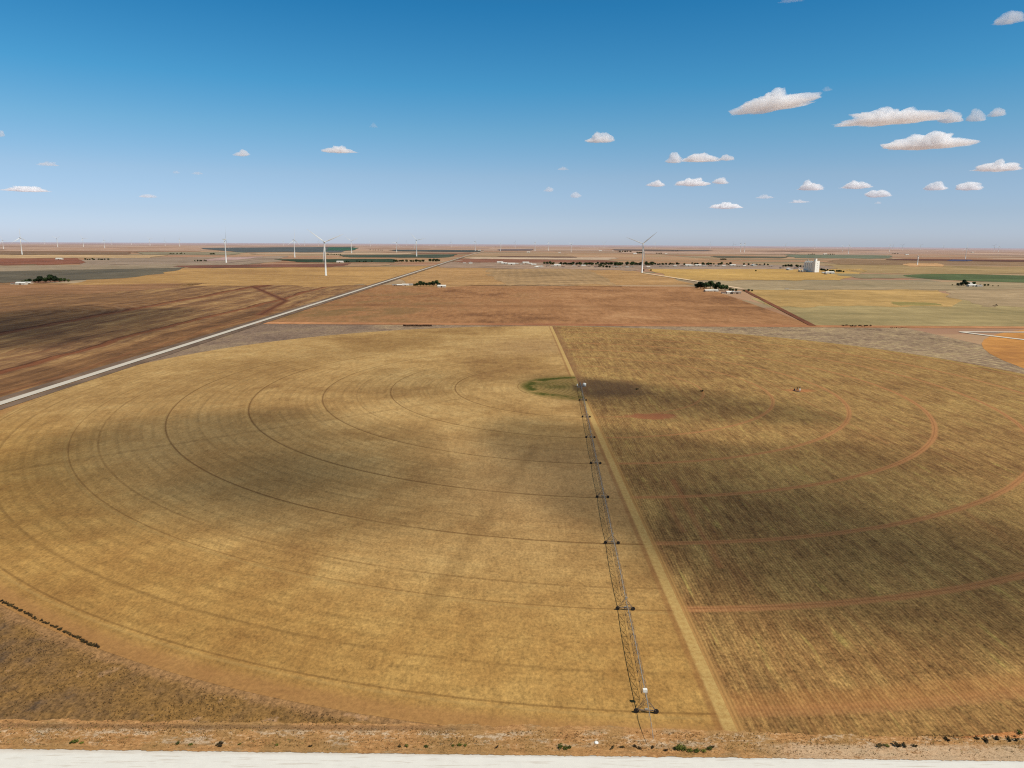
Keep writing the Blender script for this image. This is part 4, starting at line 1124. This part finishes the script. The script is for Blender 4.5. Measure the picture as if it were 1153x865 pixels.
# ---------------------------------------------------------------- shrubs, bales, small things
def shrub_proto(seed, mat, h=1.0, name='shrub'):
    root = empty(name)
    st = MB(); rnd = random.Random(seed)
    for k in range(7):
        t = rnd.uniform(0, 6.28); q = (h*.4*math.cos(t), h*.4*math.sin(t), h*rnd.uniform(.5, .9))
        st.tube((0, 0, 0), q, 0.02, 0.008, 4)
    st.build('stem', M_bark, root)
    crown_mb(h*.6, h*.42, h*.45, 130, 0.085*h, seed, 8).build('foliage', mat, root)
    return root
SH = [shrub_proto(11, M_shrub), shrub_proto(12, M_shrub), shrub_proto(13, M_weed, 1.0, 'weed_clump')]
_us = set()
def shrub(x, y, s, k, label, group, z=0.03, cat='shrub'):
    p = SH[k]; o = p if k not in _us else copy_tree(p); _us.add(k)
    o.location = (x, y, gz(x, y)+z); o.scale = (s*random.uniform(.9, 1.9), s*random.uniform(.8, 1.3), s*random.uniform(.6, 1)); o.rotation_euler = (0, 0, random.uniform(0, 6.28))
    tag(o, label, cat, group)
rl = [(0, 676.5), (12, 683), (27, 689.5), (40, 697), (55, 703.5), (72, 711.5), (88, 719), (100, 726), (112, 729.5)]
for i in range(120):
    t = (i+random.uniform(.1, .9))/120*(len(rl)-1); k = int(t); u = t-k
    px = rl[k][0]*(1-u)+rl[k+1][0]*u; py = rl[k][1]*(1-u)+rl[k+1][1]*u
    if random.random() < 0.12: continue
    x, y = g(px, py+random.uniform(-.8, .8))
    shrub(x, y, random.uniform(.35, .95), i % 2, 'dark dry shrub in the row along the lower left rim of the round field', 'shrubs along the field rim')
for a, b, s_, k in ((248, 840.5, 1.3, 0), (247, 838.5, 1.0, 0), (85, 836.5, 1.1, 2), (80, 837.5, .9, 2), (92, 838, .8, 2), (312, 840, .9, 2), (517, 840.5, 1.0, 2), (524, 841, .9, 2), (510, 841, .8, 2), (450, 842, 1.0, 0), (458, 841.5, .9, 2),
                    (631, 842.5, 1.2, 2), (637, 843.5, 1.0, 2), (641, 843, .9, 2), (766, 843, 1.7, 2), (770, 844.5, 1.3, 2), (762, 845, 1.2, 2), (776, 846.5, 1.1, 2), (784, 847, 1.2, 2), (792, 847, 1.0, 2), (799, 844.5, 1.2, 2), (802, 843, 1.0, 0), (750, 846.5, 1.0, 0),
                    (990, 841, 1.3, 0), (998, 841, 1.1, 2), (1010, 841.3, 1.4, 0), (1018, 841, 1.2, 0), (1030, 841.5, 1.1, 0), (1066, 834, 1.2, 0), (1100, 833, 1.3, 0), (1110, 835, 1.2, 0), (1122, 833, 1.2, 0), (1136, 834, 1.3, 0), (1148, 826.5, 1.4, 2), (1145, 835, 1.2, 0),
                    (200, 838.5, .8, 2), (215, 839.5, .8, 2), (270, 839, .7, 2), (350, 841.5, .8, 0), (480, 842, .8, 2), (560, 842.5, .8, 0), (690, 843.5, .9, 0), (700, 842.5, .8, 0), (715, 841.5, .9, 0), (720, 844, .9, 0), (735, 843, .9, 0)):
    x, y = g(a, b)
    shrub(x, y, s_*.85, k, ('green weed clump' if k == 2 else 'brown dry shrub')+' on the orange shoulder of the white road, '+('toward the left' if a < 300 else 'near the middle left' if a < 600 else 'below the irrigation machine' if a < 830 else 'toward the right'),
          'plants on the road shoulder', .08, 'weed' if k == 2 else 'shrub')
x, y = g(717, 439); shrub(x, y, 2.2, 0, 'small dark shrub right of the pivot point', None)
x, y = g(790.5, 441.5); shrub(x, y, 2.2, 1, 'small dark shrub on the track ring in the crop field', None)
for i in range(16):
    x, y = g(948+i*2.1+random.uniform(-.8, .8), 367.5+random.uniform(-.6, .6)); shrub(x, y, random.uniform(1.6, 2.8), i % 2, 'dark brown brush clump on the dirt track behind the crop field', 'brush clumps by the dirt track', .2)
for i in range(9):
    x, y = g(1003+i*2.1, 369.5+random.uniform(-.3, .3)); shrub(x, y, random.uniform(1.0, 1.6), i % 2, 'low rusty brush clump right of the dark clumps on the dirt track', 'rusty brush by the dirt track', .2)
# round bales
bale = empty('hay_bale')
M_bale = plain('weathered_hay', (92, 68, 50), 0.95, k=0.75, var=0.3)
MB().lathe([(0.75, -.8), (0.9, -.76), (0.9, .76), (0.75, .8)], 18, (0, 0, .9), 'y').build('bale_body', M_bale, bale, False)
MB().lathe([(0.915, -.5), (0.915, -.44)], 18, (0, 0, .9), 'y').build('twine', M_galv2, bale)
for i in range(20):
    o = bale if i == 0 else copy_tree(bale)
    x, y = g(454.5+i*1.62, 367.6-0.0*i); o.location = (x, y+random.uniform(-1, 1), .15); o.rotation_euler = (0, 0, random.uniform(-.5, .5)); o.scale = (1.25,)*3
    tag(o, 'dark weathered round bale in the row on the far rim of the stubble field', 'hay bale', 'row of round bales')
# pale stones on the shoulder
st = MB(); 
def stone(px, py, s_):
    x, y = g(px, py); bm = bmesh.new(); bmesh.ops.create_icosphere(bm, subdivisions=2, radius=s_)
    for v_ in bm.verts: v_.co *= 1+.35*mnoise.noise(v_.co*2.2+Vector((px, 0, 0))); v_.co.z *= .6
    me = bpy.data.meshes.new('stone'); bm.to_mesh(me); bm.free(); me.materials.append(M_con)
    o = bpy.data.objects.new('stone', me); COL.objects.link(o); o.location = (x, y, .2); tag(o, 'single pale stone on the orange road shoulder left of the machine tip', 'stone'); return o
stone(671.5, 837.2, .45)

# dry grass and stubble tufts: uncountable
def tufts(name, region, n, mat, seed, hmin, hmax, label, wmul=1.0):
    rnd = random.Random(seed); mb = MB(); c = 0
    while c < n:
        x, y, z = region(rnd)
        if x is None: continue
        h = rnd.uniform(hmin, hmax); c += 1
        for k in range(4):
            t = rnd.uniform(0, 6.28); d = (math.cos(t), math.sin(t)); wv = h*.16*wmul; le = h*rnd.uniform(.2, .7)
            ox, oy = rnd.uniform(-.3, .3)*h, rnd.uniform(-.3, .3)*h
            mb.add([(x+ox-d[1]*wv, y+oy+d[0]*wv, z), (x+ox+d[1]*wv, y+oy-d[0]*wv, z), (x+ox+d[0]*le, y+oy+d[1]*le, z+h)], [(0, 1, 2)])
    o = mb.build(name, mat); tag(o, label, kind='stuff'); o['category'] = 'grass'
    return o
M_dry = leaf_mat('dry_grass', (120, 92, 56), (206, 172, 112), 0.72)
M_dryd = leaf_mat('dry_grass_dark', (74, 58, 42), (128, 100, 66), 0.72)
def reg_scrub(rnd):
    x = rnd.uniform(-330, 30); y = rnd.uniform(141, 420)
    if math.hypot(x-PVX, y-PVY) < RC+2: return None, 0, 0
    if mnoise.noise(Vector((x*.06, y*.06, 3))) + rnd.uniform(-.5, .5) < 0: return None, 0, 0
    return x, y, .04
def reg_sh(rnd):
    x = rnd.uniform(-130, 130); y = NEARROAD(x)+rnd.uniform(0.3, 8)
    if mnoise.noise(Vector((x*.11, y*.3, 7))) + rnd.uniform(-.45, .45) < 0: return None, 0, 0
    return x, y, .04
tufts('dry_grass', reg_scrub, 20000, M_dry, 5, .15, .42, 'pale dry grass tufts on the scrub outside the round field')
tufts('dry_grass', reg_scrub, 20000, M_dryd, 6, .15, .45, 'dark dry grass tufts on the scrub outside the round field')
tufts('shoulder_grass', reg_sh, 6000, M_dryd, 8, .15, .4, 'dark dry grass on the orange shoulder of the white road')
tufts('shoulder_weeds', reg_sh, 900, M_weed, 9, .15, .4, 'green weeds along the edge of the white road')

# ---------------------------------------------------------------- clouds
def cloud_mat(name, dens):
    m_ = bpy.data.materials.new(name); m_.use_nodes = True; t = m_.node_tree; t.nodes.clear()
    o = t.nodes.new('ShaderNodeOutputMaterial'); v = t.nodes.new('ShaderNodeVolumeScatter')
    v.inputs['Color'].default_value = (1, 1, 1, 1); v.inputs['Density'].default_value = dens; v.inputs['Anisotropy'].default_value = 0.0
    e = t.nodes.new('ShaderNodeEmission'); a = t.nodes.new('ShaderNodeAddShader')
    t.links.new(v.outputs[0], o.inputs['Volume'])
    m_.cycles.homogeneous_volume = True
    return m_
def cloud(c, L, D, H, seed, dens_mat, name='cloud', sub=5, rz=0.0, flat=0.25, rough=0.9):
    bm = bmesh.new(); bmesh.ops.create_icosphere(bm, subdivisions=sub, radius=1)
    off = Vector((seed*7.3, seed*3.1, seed*1.7))
    asp = max(1.0, L/max(H, 1)*0.55)
    for v_ in bm.verts:
        p = v_.co.normalized()
        q = Vector((p.x*asp, p.y*asp*D/L, p.z))
        n = mnoise.fractal(q*0.9+off, 0.9, 2.0, 2)*rough
        n2 = 1-2*abs(mnoise.noise(q*2.3+off*2)); n3 = 1-2*abs(mnoise.noise(q*5.1+off*3))
        r = 0.9+n*0.55+n2*0.13+n3*0.07
        r = max(0.12, r)
        x, y, z = p.x*r, p.y*r, p.z*r
        taper = 1-0.45*min(1, abs(x))**2
        if z < 0: z *= flat
        v_.co = (x*L/2, y*D/2, z*H*taper)
    me = bpy.data.meshes.new(name); bm.to_mesh(me); bm.free(); me.materials.append(dens_mat)
    me.polygons.foreach_set('use_smooth', [True]*len(me.polygons))
    o = bpy.data.objects.new(name, me); COL.objects.link(o); o.location = c; o.rotation_euler = (0, 0, rz)
    return o
CB = 1500.0
M_c1 = cloud_mat('cloud_vapour', 0.016)
M_c2 = cloud_mat('thin_cloud_vapour', 0.006)
CLD = [  # px centre, base y, width px, height px
 (873, 120, 86, 24), (931, 102, 12, 6), (1000, 137, 110, 17), (1071, 136, 28, 15), (1099, 135, 20, 17), (1123, 130, 20, 9), (1044, 165, 90, 19), (1137, 25, 36, 13), (1123, 191, 52, 12),
 (913, 213, 28, 11), (964, 211, 30, 11), (988, 221, 24, 11), (1054, 213, 24, 10), (1090, 213, 32, 11), (861, 223, 18, 5), (899, 228, 20, 4), (989, 229, 8, 3),
 (760, 182, 20, 13), (790, 181, 38, 12), (818, 180, 18, 7), (739, 209, 20, 10), (780, 208, 40, 9), (811, 206, 18, 9), (817, 234, 36, 8), (676, 159, 32, 13), (698, 221, 1, 1),
 (618, 215, 13, 6), (648, 222, 14, 6), (634, 191, 14, 4), (272, 175, 17, 8), (381, 171, 36, 9), (29, 215, 42, 7), (54, 186, 25, 5), (167, 222, 21, 4), (199, 195, 8, 4), (222, 196, 11, 4), (421, 143, 9, 5), (1, 153, 10, 9), (893, 1, 30, 4)]
for i, (cx, by, wpx, hpx) in enumerate(CLD):
    if wpx < 3: continue
    d = ray(cx, by); 
    if d.z < 0.02: continue
    t = (CB-CAMH)/d.z; p = Vector((0, 0, CAMH))+d*t
    mpp = t*(d @ (CM @ Vector((0, 0, -1))))/F0
    L = wpx*mpp*0.93; H = hpx*mpp*0.86
    big = wpx > 25
    o = cloud(p, L, L*0.45, H*0.82, i+1, M_c1 if hpx > 6 else M_c2, sub=5 if big else 4, rz=-math.atan2(p.x, p.y), flat=0.2)
    side = 'far right' if cx > 1000 else 'right' if cx > 850 else 'centre right' if cx > 600 else 'centre left' if cx > 250 else 'far left'
    lab = 'white %s cloud %s, %s of the sky' % ('long puffy' if wpx > 60 else 'puffy' if wpx > 25 else 'tiny', 'high above the plain' if by < 150 else 'in the middle of the sky' if by < 200 else 'low over the horizon', side)
    if cx == 873: o.rotation_euler = (0, R_(-7), -math.atan2(p.x, p.y))
    o['label'] = lab; o['category'] = 'cloud'; o['group'] = 'fair weather clouds'
# clouds overhead, out of the picture, whose shadows lie on the fields
M_c3 = cloud_mat('overhead_cloud_vapour', 0.0040)
def overhead(px, py, L, D, H, seed, rz=0.0, mat=M_c3):
    x, y = g(px, py); t = 1700/S.z; p = Vector((x, y, 0))+S*t
    o = cloud(p, L, D, H, seed, mat, rz=rz, flat=0.6, rough=0.8)
    o['label'] = 'fair weather cloud overhead casting a soft shadow on the fields'; o['category'] = 'cloud'; o['group'] = 'clouds overhead'
overhead(235, 515, 270, 170, 120, 31, 0.4)
overhead(385, 548, 170, 90, 75, 32, 0.2)
overhead(470, 430, 120, 130, 26, 41, 0.2)
overhead(770, 455, 150, 90, 160, 33, 0.0)
overhead(865, 560, 200, 190, 170, 34, 0.3)
overhead(990, 640, 150, 110, 110, 38, 0.3)
overhead(60, 367, 330, 500, 200, 35, 0.1)
